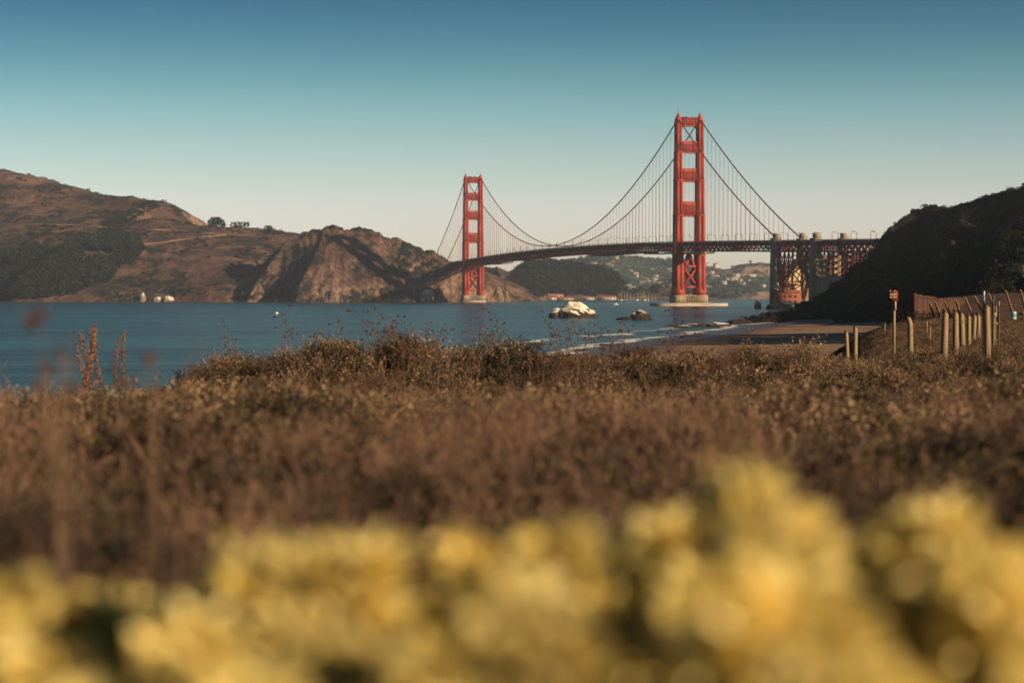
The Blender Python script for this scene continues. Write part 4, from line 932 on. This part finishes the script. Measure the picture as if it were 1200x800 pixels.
def sea_rock(px, ybase, wpx, hpx, m, label, seed, extra=(), D=None):
    D = D or EYE * F / (ybase - HOR); s = D / F; W, H = wpx * s / 2, hpx * s
    return rock('rock', ((px - 600) * s, D, 0), [(0, 0, -.15 * H, W * .9, W * .75, H * 1.12)] + [(a * W, c * W, -.1 * H, W * d, W * d * .8, H * e) for a, c, d, e in extra], m, label, seed)
sea_rock(673, 372.4, 43, 17.5, GUANO, 'large white-topped rock rising from the bay before the bridge', 1, [(-.95, -.1, .42, .68), (.75, 0, .5, .62), (.15, 0, .7, 1.0)])
sea_rock(750, 374.8, 26, 10.5, DARKR, 'dark low rock with a pale right flank beside the white-topped rock', 2, [(-1.2, 0, .9, .42), (.6, 0, .45, .85), (-.1, .1, .5, .95)])
sea_rock(888, 361.8, 9, 10, WHITER, 'small round tan rock in the water left of the dark bluff', 3)
sea_rock(804, 383, 52, 2.6, DARKR, 'flat dark reef in the surf near the beach', 4, [(-.6, 0, .4, .8), (.55, 0, .5, 1.2)])
sea_rock(839, 383.0, 30, 5, GUANO, 'low reef with wet white top in the surf at the bluff foot', 5, [(.6, 0, .6, 1.0)])
sea_rock(926, 363, 40, 8, DARKR, 'long rocky ledge at the foot of the brick fort, darkened for the bluff shadow', 9, [(-.7, 0, .5, .8), (.7, 0, .5, .7)], D=1960)  # ledge coloured dark to stand in for the bluff's shadow below the fort
sea_rock(862, 380.5, 26, 5, DARKR, 'dark boulder at the tip of the bluff', 6, [(.7, 0, .8, 1.2)], D=930)
for i, (px, w, h, lab) in enumerate(((902, 10, 6, 'dark boulder at the foot of the concrete pylon, left'), (909, 8, 4, 'brown boulder at the foot of the concrete pylon, middle'), (915, 8, 4, 'brown boulder at the foot of the concrete pylon, right'))):
    sea_rock(px, 362.3, w, h, SCAR if i else DARKR, lab, 10 + i, D=1900)
for i, (px, yb, w, h, m, lab, D) in enumerate(((167, 353.5, 9, 10, WHITER, 'white streaked rock at the foot of the hills, left of a longer one', 3985), (185, 353.5, 12, 6, WHITER, 'low white rock between two others at the hill foot', 3985), (198, 353.5, 16, 7, WHITER, 'widest white rock at the hill foot', 3985), (501, 354, 20, 14, WHITER, 'large pale rock at the cliff foot left of the north tower', 3760),
    (521, 353.5, 9, 5, SCAR, 'small brown rock beside the pale rock near the north tower', 3770), (584, 353, 14, 16, SCAR, 'pointed tan rock just right of the north tower foot', 3860), (593, 352.6, 9, 12, SCAR, 'slim tan rock needle right of the north tower', 3900), (606, 352.2, 6, 9, WHITER, 'small white rock at the end of the dark wharf', 4700))):
    hh = hit(marin, px, 349.5, 3705, 4300)
    if hh and D < 4200 and px < 545: D = hh[1] - 7; yb = HOR + EYE * F / D
    sea_rock(px, yb, w, h, m, lab, 20 + i, [(.3, 0, .6, .8), (-.4, 0, .5, .7)], D=D)

# ------------------------------------------------------------------ far buildings, boats, buoys
WALLW = mat('white_wall', (.72, .66, .55), (.62, .56, .46), .2, .9); WALLT = mat('tan_wall', (.55, .44, .32)); ROOFR = mat('red_roof', (.36, .07, .05), (.28, .06, .05), .1, .8); ROOFG = mat('grey_roof', (.25, .23, .21)); WIN = mat('dark_window', (.03, .035, .04), rough=.3, spec=.5); ROOFP = mat('pink_roof', (.42, .16, .11))
def building(name, x, y, z, w, d, h, roof_h, wm, rm, label, cat='building', rz=0.0, windows=0, group=None):
    r = empty(name, (x, y, z), rz); tag(r, label, cat, group)
    b = MB(); b.box((0, 0, h / 2 - 1), (w, d, h + 2)); b.build('wall', wm, r)
    b = MB(); v = [(-w / 2 - .6, -d / 2 - .8, h), (w / 2 + .6, -d / 2 - .8, h), (w / 2 + .6, d / 2 + .8, h), (-w / 2 - .6, d / 2 + .8, h), (-w / 2 - .6, 0, h + roof_h), (w / 2 + .6, 0, h + roof_h)]
    b.add(v, [(0, 1, 5, 4), (2, 3, 4, 5), (0, 3, 2, 1)]); b.add(v, [(1, 2, 5), (3, 0, 4)]); b.build('roof', rm, r)
    for k in range(windows):
        b = MB(); b.box(((k + .5) / windows * w - w / 2, -d / 2 - .1, h * .5), (w / windows * .45, .3, h * .45)); b.build('window', WIN, r)
    return r
def pxbuild(px0, px1, yr, yb, D, *a, **k):
    s = D / F; w = (px1 - px0) * s; z = EYE + (HOR - yb) * s; H = (yb - yr) * s; return building('waterfront_building', ((px0 + px1) / 2 - 600) * s, D, z, w, 16, H * .58, H * .42, *a, **k)
pxbuild(613, 632, 346.2, 351.2, 5030, WALLW, ROOFR, 'red-roofed white waterfront shed, leftmost under the wooded hill', windows=5)
pxbuild(633, 652, 346.6, 351.2, 5035, WALLW, ROOFR, 'red-roofed white waterfront shed joined to the right of the first', windows=5)
pxbuild(653, 672, 347.6, 351.2, 5040, WALLT, ROOFR, 'low tan waterfront shed at the right end of the long red roof', windows=4)
pxbuild(641, 660, 344.0, 348.6, 5120, WALLT, ROOFP, 'pink-roofed hall behind the long red-roofed sheds', windows=4)
pxbuild(684, 696, 347.2, 351.2, 5030, WALLW, ROOFP, 'small white house with a pink roof, between sheds and marina', windows=3)
pxbuild(702, 722, 346.0, 351.2, 5030, WALLW, ROOFR, 'white red-roofed boathouse beside the sailing boats', windows=5)
pxbuild(576, 583, 347, 351, 4560, WALLW, ROOFG, 'small pale house on the point right of the north tower', windows=2)
b = MB(); s = 4650 / F; b.box(((615 - 600) * s, 4720, 1.2), (30 * s, 12, 3.4)); tag(b.build('wharf', mat('wharf_timber', (.04, .035, .03))), 'long low dark wharf before the red-roofed sheds', 'wharf')
for k in range(-4, 5): MB().box((k * 6, -6.4, 0), (.8, .8, 4)).build('pile', BARK, None)
w_ = bpy.data.objects['wharf']
for o in [q for q in COL.objects if q.name.startswith('pile')]: o.parent = w_; o.location = ((615 - 600) * s, 4720, 0)
for (px, D, lab) in ((285.5, 3920, 'small pale hut at the foot of the shaded cliff'), (324, 3850, 'small white hut high at the shaded cliff foot')):
    x = (px - 600) / F * D; g = float(marin(np.array([x]), np.array([D]))[0]); building('cliff_hut', x, D, max(g, 1), 8, 6, 4, 2, WALLW, ROOFG, lab, 'hut')
hw = []
for wm, rm in ((WALLW, ROOFG), (WALLW, ROOFP), (WALLT, ROOFG)):
    b = MB(); b.box((0, 0, 2.2), (16, 10, 7.4), 0); v = [(-8.5, -5.5, 6), (8.5, -5.5, 6), (8.5, 5.5, 6), (-8.5, 5.5, 6), (-8.5, 0, 9), (8.5, 0, 9)]; b.add(v, [(0, 1, 5, 4), (2, 3, 4, 5)], 1); b.add(v, [(1, 2, 5), (3, 0, 4)], 1)
    for k in (-5, 0, 5): b.box((k, -5.1, 3), (2, .3, 2), 2)
    hw.append(b.mesh('hill_house', [wm, rm, WIN]))
n = 0
while n < 130:
    px = random.choice([random.uniform(690, 790), random.uniform(800, 870), random.uniform(640, 800), random.uniform(810, 905)]); D = random.uniform(7150, 8350); x = (px - 600) / F * D; z = float(far(np.array([x]), np.array([D]))[0]); y = HOR - (z - EYE) / D * F
    if z < 8 or y > 349 or (px > 845 and y < 325): continue
    h = hit(far, px, y + .2, 6950, D + 20)
    if h is None or h[1] < D - 60: continue
    o = place('hill_house', hw[n % 3], (x, D, z + 4), random.uniform(-.6, .6), (random.uniform(.8, 2.0), 1.2, random.uniform(1.0, 1.6))); tag(o, 'small pale house among trees on the hazy hills behind the bridge', 'house', 'houses on the far hills'); n += 1

HULL = mat('white_hull', (.75, .73, .68), rough=.4); MAST = mat('pale_mast', (.62, .58, .5), rough=.5); HULLB = mat('navy_hull', (.05, .06, .10), rough=.4)
def hull(L, W, H):
    b = MB(); n = 9; secs = []
    for i in range(n):
        t = i / (n - 1); w = W * math.sin(math.pi * (.12 + .88 * (1 - t)) * .5) ** .6 * (1 if t < .98 else .1); secs.append([(L * (t - .5), -w / 2, H * (1 + .25 * t * t)), (L * (t - .5), -w * .3, -.15 * H), (L * (t - .5), w * .3, -.15 * H), (L * (t - .5), w / 2, H * (1 + .25 * t * t))])
    v = [p for q in secs for p in q]; b.add(v, [(4 * i + j, 4 * i + (j + 1) % 4, 4 * i + 4 + (j + 1) % 4, 4 * i + 4 + j) for i in range(n - 1) for j in range(4)] + [(3, 2, 1, 0), (4 * n - 4, 4 * n - 3, 4 * n - 2, 4 * n - 1)]); return b
for i, (px, hm) in enumerate(((725, 19), (728.5, 20), (732, 18), (735, 20), (739, 19), (743, 17), (747, 20), (750, 22), (753.5, 24), (756, 22), (760, 18), (764, 19), (768, 16))):
    D = 4990 + (i % 3) * 12; x = (px - 600) / F * D; r = empty('sailing_boat', (x, D, 0), random.uniform(-.5, .5) + 1.2 + (i % 2) * math.pi); tag(r, 'moored pale sailing boat with bare mast in the far marina', 'sailing boat', 'sailing boats in the marina')
    hull(11, 3.2, 1.6).build('hull', HULL if i % 4 else HULLB, r); b = MB(); b.box((-.5, 0, 2.0), (4, 2, 1.0)); b.build('cabin', HULL, r); b = MB(); b.bar((1, 0, 1), (1, 0, hm), .9, .9, 0, .5); b.build('mast', MAST, r); b = MB(); b.bar((1, 0, 3.2), (-4, 0, 3.2), .5); b.build('boom', MAST, r)
x, y, z = P(722, 357, 2840); r = empty('motor_boat', (x, y, 0), .25); tag(r, 'tiny pale motor boat out on the bay below the marina', 'motor boat'); hull(6.5, 2.3, 1.1).build('hull', HULL, r); b = MB(); b.box((-.3, 0, 1.7), (2, 1.6, 1.3)); b.build('cabin', MAST, r)
REDB = mat('red_buoy_paint', (.55, .06, .04), rough=.5)
x, y, z = P(631, 357, 2720); r = empty('channel_buoy', (x, y, 0)); tag(r, 'small red channel buoy floating left of the white-topped rock', 'buoy'); b = MB(); b.lathe([(.01, -.6), (1.3, -.5), (1.3, .8), (.01, .9)], 14); b.build('float', REDB, r); b = MB(); b.lathe([(1.0, .8), (.5, 3.0), (.01, 3.1)], 8); b.build('cage', REDB, r)
x, y, z = P(324, 367, 1421); r = empty('mooring_buoy', (x, y, 0)); tag(r, 'round white mooring buoy alone on the bay before the cliffs', 'buoy'); b = MB(); b.lathe([(.01, -.6), (1.0, -.4), (1.35, .3), (1.25, .9), (.7, 1.5), (.01, 1.65)], 18); b.build('float', mat('buoy_white', (.8, .68, .52), rough=.5), r, smooth=True); b = MB(); b.tube([(0, 0, 1.5), (0, 0, 2.0)], .15); b.build('ring_post', CABLE, r)
# gull
x, y, z = P(459, 273, 900); b = MB()
b.tube([(-.32, 0, 0), (-.2, 0, .02), (0, 0, .03), (.2, 0, .05), (.30, 0, .07), (.36, 0, .06)], [.01, .05, .085, .07, .045, .01], 8)
for s_ in (-1, 1): b.add([(.12, 0, .08), (-.10, 0, .08), (.10, s_ * .35, .20), (-.08, s_ * .35, .20), (-.02, s_ * .72, .12), (-.12, s_ * .70, .12)], [(0, 1, 3, 2), (2, 3, 5, 4)]); b.add([(.12, 0, .06), (-.10, 0, .06), (.10, s_ * .35, .18), (-.08, s_ * .35, .18), (-.02, s_ * .72, .11), (-.12, s_ * .70, .11)], [(0, 1, 3, 2), (2, 3, 5, 4)])
o = b.build('gull', mat('gull_feather', (.35, .34, .33)), None, (x, y, z), .4); tag(o, 'small grey gull flying in the sky above the cliffs', 'bird')

# ------------------------------------------------------------------ terrace: posts, sign, fence, bin
WOODP = mat('weathered_post', (.42, .30, .16), (.09, .06, .04), 6, .9, stretch=(1, 1, .12), lo=.30, hi=.72, bump=.012, bscale=14); DARKW = mat('dark_post', (.07, .05, .04), (.13, .09, .065), 4, .9); PLANK = mat('red_brown_plank', (.13, .058, .032), (.035, .02, .014), 3.0, .9, stretch=(1, 1, .1)); WIRE = mat('rusty_wire', (.10, .06, .045), rough=.7)
tops = {}
def post(px, yt, D, wpx, label, m=WOODP, slant=1.0, bent=False, name='fence_post', group='wooden posts on the terrace', lean=0.0):
    s = D / F; x = (px - 600) * s; z0 = G(x, D) - .15; H = EYE + (HOR - yt) * s - z0; r = wpx * s / 2; b = MB(); n = 14; rows = 11; v = []; f = []
    for i in range(rows):
        t = i / (rows - 1); a = np.arange(n) / n * 2 * math.pi; rr = r * (1 - .06 * t) * (1 + .06 * fbm(np.cos(a) * 1.3 + px, np.sin(a) * 1.3 + t * 3, 2)); cx = 0
        if bent and t > .86: cx = -(t - .86) / .14 * r * .9
        X_ = np.cos(a) * rr + cx; zz = H * t + (0 if i < rows - 1 else 1) * (-slant * (X_ + r)); zz = np.minimum(H * t, H - slant * (X_ + r)) if i >= rows - 2 else np.full(n, H * t)
        v.append(np.stack([X_, np.sin(a) * rr, zz], 1))
    for i in range(rows - 1):
        for j in range(n): f.append((i * n + j, i * n + (j + 1) % n, (i + 1) * n + (j + 1) % n, (i + 1) * n + j))
    V = np.concatenate(v); b.add(V, f); b.add(V, [list(range((rows - 1) * n, rows * n))])
    o = b.build(name, m, None, (x, D, z0)); o.rotation_euler.y = lean; tag(o, label, 'post', group); tops[px] = (x, D, z0, H); return o
post(995, 386, 66, 5, 'shorter pale post of the pair standing left of the red sign', lean=-.05)
post(1002.5, 380.5, 66, 5.6, 'taller pale post of the pair standing left of the red sign', slant=.8)
post(1067, 371, 62, 6.6, 'lone pale post with a bent leaning top, right of the red sign', slant=.4, bent=True)
post(1106, 361, 56, 8.2, 'thick tan post, first of the row leading back to the sand bank', lean=.025)
post(1120, 361, 62, 7.4, 'second slant-cut post of the row leading back', slant=1.15)
post(1129, 362.5, 68, 6.8, 'third slant-cut post of the row leading back', slant=1.15, lean=-.035)
post(1135.5, 366.5, 76, 5, 'fourth, slim post of the row leading back', slant=1.15)
post(1140.5, 366, 81, 5.2, 'fifth post of the row leading back', slant=1.15, lean=.04)
post(1146.5, 365, 88, 5.4, 'farthest post of the row, before the dark marker pole', slant=1.15)
post(1158, 354, 56, 8.2, 'tall tan post standing alone beside the dark marker pole', slant=.9, lean=-.02)
for i, hgt in enumerate((.80, .38)):
    b = MB(); ks = [1067, 1106, 1120, 1129, 1135.5, 1140.5, 1146.5]
    pts = []
    for a, c in zip(ks[:-1], ks[1:]):
        A = np.array(tops[a][:3]) + np.array((0, -.10, tops[a][3] * hgt)); C_ = np.array(tops[c][:3]) + np.array((0, -.10, tops[c][3] * hgt))
        for t in np.linspace(0, 1, 6, endpoint=False): q = A * (1 - t) + C_ * t; q[2] -= .05 * 4 * t * (1 - t); pts.append(q)
    b.tube(pts, .008, 5); o = b.build('fence_wire', WIRE); tag(o, ['upper sagging wire strung along the row of posts', 'lower sagging wire strung along the row of posts'][i], 'wire')
def pole(px, yt, D, wpx, label, name='marker_pole', top=None):
    s = D / F; x = (px - 600) * s; z0 = G(x, D) - .1; H = EYE + (HOR - yt) * s - z0; r = wpx * s / 2; e = empty(name, (x, D, z0)); tag(e, label, 'pole'); h1 = H
    if top: h1 = H - top[0] * s; b = MB(); b.tube([(0, 0, h1), (0, 0, H)], r * .9, 10); b.build('sleeve', top[1], e)
    b = MB(); b.tube([(0, 0, 0), (0, 0, h1)], r, 10); b.build('shaft', DARKW, e); return e
pole(1153, 341, 60, 3.0, 'dark marker pole with a blue and white top sleeve', top=(11, mat('blue_white_sleeve', (.62, .68, .75), (.10, .18, .42), 9, .5, lo=.45, hi=.55)))
pole(1164, 346, 70, 2.6, 'plain dark pole right of the tall tan post')
pole(1170.5, 353, 72, 2.4, 'short dark stake with a pale tip', name='stake', top=(5, WOODP))
e = empty('water_standpipe', ((1165.5 - 600) / F * 74, 74, G((1165.5 - 600) / F * 74, 74) - .1)); tag(e, 'pale standpipe with fittings among the dark poles', 'standpipe')
b = MB(); b.tube([(0, 0, 0), (0, 0, 1.6), (.06, 0, 1.75), (.05, 0, 1.95)], .035, 8); b.build('pipe', WOODP, e); b = MB(); b.tube([(-.05, -.02, 1.35), (.1, -.02, 1.3), (.13, -.02, 1.15)], .04, 8); b.build('tap', WOODP, e); b = MB(); b.box((0, -.03, 1.62), (.14, .1, .16)); b.build('valve_box', WOODP, e)
for i, (px, yt, D, w, lab) in enumerate(((1037, 378, 150, 1.6, 'thin white stake at the edge of the beach beyond the sign'), (1086, 376, 110, 2.2, 'short pale stake under the plank wall'), (1090, 381, 92, 2.2, 'short pale stake just below the plank wall, nearer than its neighbour'))): post(px, yt, D, w, lab, name='stake', slant=.2, group='short stakes on the terrace')

# sign
e = empty('beach_sign', (0, 0, 0)); s = 70 / F; x = (1048 - 600) * s; z0 = G(x, 70) - .2; e.location = (x, 70, z0); tag(e, 'square brown-red beach sign on a thin wooden post', 'sign')
zt = EYE + (HOR - 341) * s - z0; b = MB(); b.box((0, .03, zt / 2 - .02), (.085, .085, zt)); b.build('post', DARKW if False else WOODP, e)
pn_ = MB(); pn_.box((-.055, -.035, zt - .16), (.34, .03, .34)); pnl = pn_.build('panel', mat('sign_red', (.20, .032, .018), rough=.5), e)
for k, (txt, zz, sz) in enumerate((('Beach', .045, .085), ('Access', -.045, .085))):
    cu = bpy.data.curves.new('lettering', 'FONT'); cu.body = txt; cu.size = sz; cu.align_x = 'CENTER'; cu.align_y = 'CENTER'; cu.extrude = .002; cu.materials.append(HULL); tmp = bpy.data.objects.new('lettering_curve', cu); COL.objects.link(tmp); bpy.context.view_layer.update(); me_ = bpy.data.meshes.new_from_object(tmp.evaluated_get(bpy.context.evaluated_depsgraph_get())); bpy.data.objects.remove(tmp); o = bpy.data.objects.new('lettering', me_); COL.objects.link(o); o.parent = pnl; o.location = (-.055, -.053, zt - .16 + zz); o.rotation_euler = (R(90), 0, 0)
b = MB(); 
for xx in (-.15, .0): b.lathe([(.016, -.01), (.016, .015), (.01, .02)], 8, (xx, -.045, zt + .012))
b.build('fixing', HULL, e); b = MB(); b.box((.03, -.03, zt - .34 - .16), (.06, .02, .30)); b.build('plaque', mat('plaque_tan', (.62, .36, .2)), e)

# plank wall and the sand bank behind
def plank_wall(name, pts, D0, D1, label, n):
    e = empty(name, (0, 0, 0)); tag(e, label, 'plank wall'); b = MB(); A = np.array(P(pts[0][0], pts[0][1], D0)); C_ = np.array(P(pts[1][0], pts[1][1], D1)); e.location = (A[0], A[1], 0)
    for i in range(n):
        t0 = i / n; q = A * (1 - t0) + C_ * t0; q2 = A * (1 - t0 - .94 / n) + C_ * (t0 + .94 / n); zt = (q[2] + q2[2]) / 2 + random.uniform(-.05, .05); off = random.uniform(-.02, .02)
        zb = 10.0; d = (q2 - q); ang = math.atan2(d[1], d[0]); b.box(((q[0] + q2[0]) / 2 - A[0], (q[1] + q2[1]) / 2 - A[1] + off, (zt + zb) / 2), (math.hypot(d[0], d[1]), .06, zt - zb), 0, ang)
    b.build('planks', PLANK, e); c = MB(); c.bar((0, -.08, A[2] - .15), (C_[0] - A[0], C_[1] - A[1] - .08, C_[2] - .15), .1, .14); c.build('rail', PLANK, e); c = MB(); c.box((-.1, -.02, (A[2] + 10) / 2 + .05), (.24, .24, A[2] - 10 + .1)); c.build('end_post', WOODP if False else PLANK, e)
plank_wall('plank_wall', ((1073, 344.5), (1096, 348)), 172, 180, 'red-brown plank wall end facing the sun beyond the posts', 14)
plank_wall('plank_wall', ((1097, 349.5), (1130, 349)), 184, 196, 'lower red-brown plank wall running back from the wall end', 22)
def bank(X, Y):
    px = 600 + X / Y * F; zt = EYE + (HOR - np.interp(px, [1085, 1110, 1125, 1160, 1200, 1300], [352, 349, 348, 345, 343, 338])) / F * 205
    up = sstep(176, 203, Y) * sstep(1080, 1112, px); return 9.2 + (zt - 9.2) * up + .12 * fbm(X / 3, Y / 3, 4) * up
BANKM = mat('sand_bank', (.13, .07, .045), (.06, .035, .025), .6, .95, bump=.1, bscale=2.5, c3=(.09, .05, .034))
tag(heightfield('ground', bank, 1060, 1420, 150, 168, 250, 70, BANKM), kind='structure')
LP = mat('leaning_pole_wood', (.34, .19, .10), (.22, .12, .07), 2, .9)
for i, (xt, yt, xb, yb) in enumerate(((1107, 353, 1113, 368), (1120, 351.5, 1125, 368), (1131, 349, 1138.5, 367), (1142, 347, 1150.5, 364), (1158.5, 344, 1164, 359), (1178.5, 341, 1185.5, 363), (1196, 340, 1200, 357), (1089, 354, 1095, 372), (1095, 352.5, 1101, 368))):
    D = 164 - i % 3; a = P(xt, yt, D - 4); c = P(xb, yb, D); zb = G(c[0], c[1]); c = np.array(c); a = np.array(a); d = (a - c); base = c - d * max(0, (c[2] - zb + .3) / max(d[2], .1)); b = MB(); b.tube([base * 0, (a - base) * .5, a - base], [.11, .10, .085], 8); o = b.build('leaning_pole', LP, None, tuple(base)); tag(o, 'thin brown pole leaning to the left before the sand bank', 'pole', 'leaning poles along the sand bank')

# bin, bench, dark bush
D = 150; s = D / F; x = (1188 - 600) * s; z0 = G(x, D); z0 = EYE + (HOR - 380) * s; e = empty('litter_bin', (x, D, z0)); tag(e, 'round litter bin with pale and turquoise bands near the right edge', 'litter bin')
hs_ = 14.5 * s; r = 3.0 * s; bands = ((0, .36, mat('bin_brown', (.22, .12, .075))), (.36, .60, mat('bin_cream', (.72, .55, .34))), (.60, .82, mat('bin_turquoise', (.06, .45, .50))), (.82, .96, mat('bin_pale', (.6, .55, .52))))
for i, (a, c, m) in enumerate(bands): b = MB(); b.lathe([(.01, a * hs_), (r, a * hs_ + .002), (r, c * hs_ - .002), (.01, c * hs_)], 20); b.build('body' if i == 0 else 'band', m, e)
b = MB(); b.lathe([(r * 1.04, hs_ * .96), (r * 1.04, hs_ * .99), (r * .5, hs_ * 1.05), (.01, hs_ * 1.06)], 20); b.build('lid', bands[3][2], e)
PARK = mat('terrace_sand', (.22, .125, .075), (.15, .085, .055), 1.0, .95)
e = empty('bench', ((1199 - 600) * s, 148, EYE + (HOR - 380) * s), .1); tag(e, 'pale wooden bench cut by the right edge beside the litter bin', 'bench'); b = MB(); b.box((0, 0, .46), (1.5, .42, .06)); b.build('seat', WOODP, e); b = MB(); b.box((0, .22, .82), (1.5, .05, .3)); b.build('backrest', WOODP, e)
for xx in (-.6, .6): b = MB(); b.box((xx, 0, .2), (.08, .36, .46)); b.build('leg', DARKW, e)
o = crown_mb(1500, [(k * .55, 0, .30, .55) for k in range(-4, 5)], .11, .8).build('dark_bush', SCRUBL, None, P(1087, 376, 165)); tag(o, 'low dark bush in the shade under the plank wall', 'bush')

# ------------------------------------------------------------------ people on the beach
SKIN = mat('skin', (.42, .24, .16)); HAIR = mat('dark_hair', (.03, .02, .015))
def person(loc, rz, label, J, top_m, leg_m, sc=1.0):
    "J: joint name -> point; the body is one skinned surface"
    names = ['pelvis', 'chest', 'neck', 'head', 'crown', 'shL', 'elL', 'haL', 'shR', 'elR', 'haR', 'hipL', 'knL', 'anL', 'toL', 'hipR', 'knR', 'anR', 'toR']
    E = [(0, 1), (1, 2), (2, 3), (3, 4), (1, 5), (5, 6), (6, 7), (1, 8), (8, 9), (9, 10), (0, 11), (11, 12), (12, 13), (13, 14), (0, 15), (15, 16), (16, 17), (17, 18)]
    rad = [.13, .14, .055, .095, .075, .07, .045, .035, .07, .045, .035, .095, .06, .045, .035, .095, .06, .045, .035]
    me = bpy.data.meshes.new('person'); me.from_pydata([J[k] for k in names], E, []); me.materials.append(SKIN); o = bpy.data.objects.new('person', me); COL.objects.link(o); o.location = loc; o.rotation_euler = (0, 0, rz); o.scale = (sc,) * 3
    sk = o.modifiers.new('skin', 'SKIN'); sk.use_smooth_shade = True
    for i, v in enumerate(me.skin_vertices[0].data): v.radius = (rad[i], rad[i]); v.use_root = (i == 0)
    o.modifiers.new('sub', 'SUBSURF').levels = 1; o.modifiers['sub'].render_levels = 1; tag(o, label, 'person', None)
    b = MB(); b.tube([J['pelvis'], J['chest'], (np.array(J['chest']) * .3 + np.array(J['neck']) * .7)], [.165, .185, .09], 12)
    for q in 'LR': b.tube([J['sh' + q], J['el' + q], np.array(J['el' + q]) * .4 + np.array(J['ha' + q]) * .6], [.09, .065, .055], 9)
    b.build('shirt', top_m, o); b = MB()
    for q in 'LR': b.tube([J['pelvis'], J['hip' + q], J['kn' + q], J['an' + q]], [.14, .12, .085, .065], 9)
    b.build('trousers', leg_m, o); b = MB(); h = np.array(J['head']); b.add(ICO[0][:] * np.array([.10, .11, .10]) + h + np.array([0, .025, .05]), ICO[1]); b.build('hair', HAIR, o, smooth=True); return o
def stand(swing=.12):
    return dict(pelvis=(0, 0, .95), chest=(0, 0, 1.33), neck=(0, 0, 1.50), head=(0, -.02, 1.60), crown=(0, -.01, 1.71), shL=(-.19, 0, 1.42), elL=(-.24, .06, 1.14), haL=(-.22, -.04, .90), shR=(.19, 0, 1.42), elR=(.24, -.06, 1.14), haR=(.22, -.16, .92), hipL=(-.09, 0, .90), knL=(-.10, -swing, .50), anL=(-.10, -swing * .4, .08), toL=(-.10, -.16 - swing * .4, .03), hipR=(.09, 0, .90), knR=(.10, swing * .3, .50), anR=(.10, swing * 1.6, .09), toR=(.10, swing * 1.6 - .13, .03))
SIT = dict(pelvis=(0, 0, .14), chest=(-.06, 0, .52), neck=(-.05, 0, .70), head=(-.02, 0, .80), crown=(-.02, 0, .91), shL=(-.06, .19, .62), elL=(-.12, .24, .36), haL=(-.06, .25, .12), shR=(-.06, -.19, .62), elR=(.08, -.24, .42), haR=(.28, -.20, .36), hipL=(.05, .09, .13), knL=(.48, .12, .30), anL=(.86, .12, .07), toL=(.96, .12, .12), hipR=(.05, -.09, .13), knR=(.50, -.12, .26), anR=(.88, -.12, .07), toR=(.98, -.12, .12))
WHITEC = mat('white_cloth', (.75, .72, .68)); REDC = mat('red_cloth', (.62, .06, .04)); BLACKC = mat('black_cloth', (.02, .02, .025)); BLUEC = mat('dark_denim', (.03, .04, .07))
def onb(px, D): x = (px - 600) / F * D; return (x, D, B(x, D))
person(onb(877, 700), 2.2, 'person in a white top walking on the beach near the bluff', stand(), WHITEC, BLACKC, 1.1)
person(onb(881.5, 706), 2.6, 'person in a red top walking beside the one in white', stand(-.1), REDC, BLUEC, 1.1)
person(onb(911, 790), 1.2, 'distant dark-clothed person on the upper beach by the bluff foot', stand(.08), BLACKC, BLACKC, 1.1)
person(onb(697, 372), 0.1, 'dark-clothed person sitting on the sand above the surf', SIT, BLACKC, BLUEC, 1.5)
p_ = onb(704.8, 371); b = MB(); b.box((0, 0, .14), (.34, .24, .28), top=(.28, .16)); o = b.build('beach_bag', WHITEC, None, p_); tag(o, 'white beach bag on the sand at the seated person\'s feet', 'bag'); h = MB(); h.tube([(-.1, 0, .27), (-.06, 0, .40), (.06, 0, .40), (.1, 0, .27)], .014, 6); h.build('handle', WHITEC, o)
p_ = onb(713.3, 372); b = MB(); b.lathe([(.01, 0), (.08, .0), (.08, .36), (.03, .46), (.03, .55), (.01, .55)], 12); o = b.build('bottle', WHITEC, None, p_); tag(o, 'white bottle standing in the sand right of the beach bag', 'bottle')

for i, (px, D, L_) in enumerate(((936, 720, 3.2), (780, 560, 1.8))):
    b = MB(); b.tube([(-L_ / 2, 0, .12), (-L_ * .1, .1, .18), (L_ / 2, -.05, .22)], [.16, .2, .12], 9); b.tube([(L_ * .1, .05, .2), (L_ * .25, .3, .5)], [.08, .04], 6); o = b.build('driftwood_log', DARKW, None, onb(px, D), .2); tag(o, ['dark driftwood log on the sunlit sand below the bluff', 'short dark driftwood log by the water line'][i], 'driftwood')
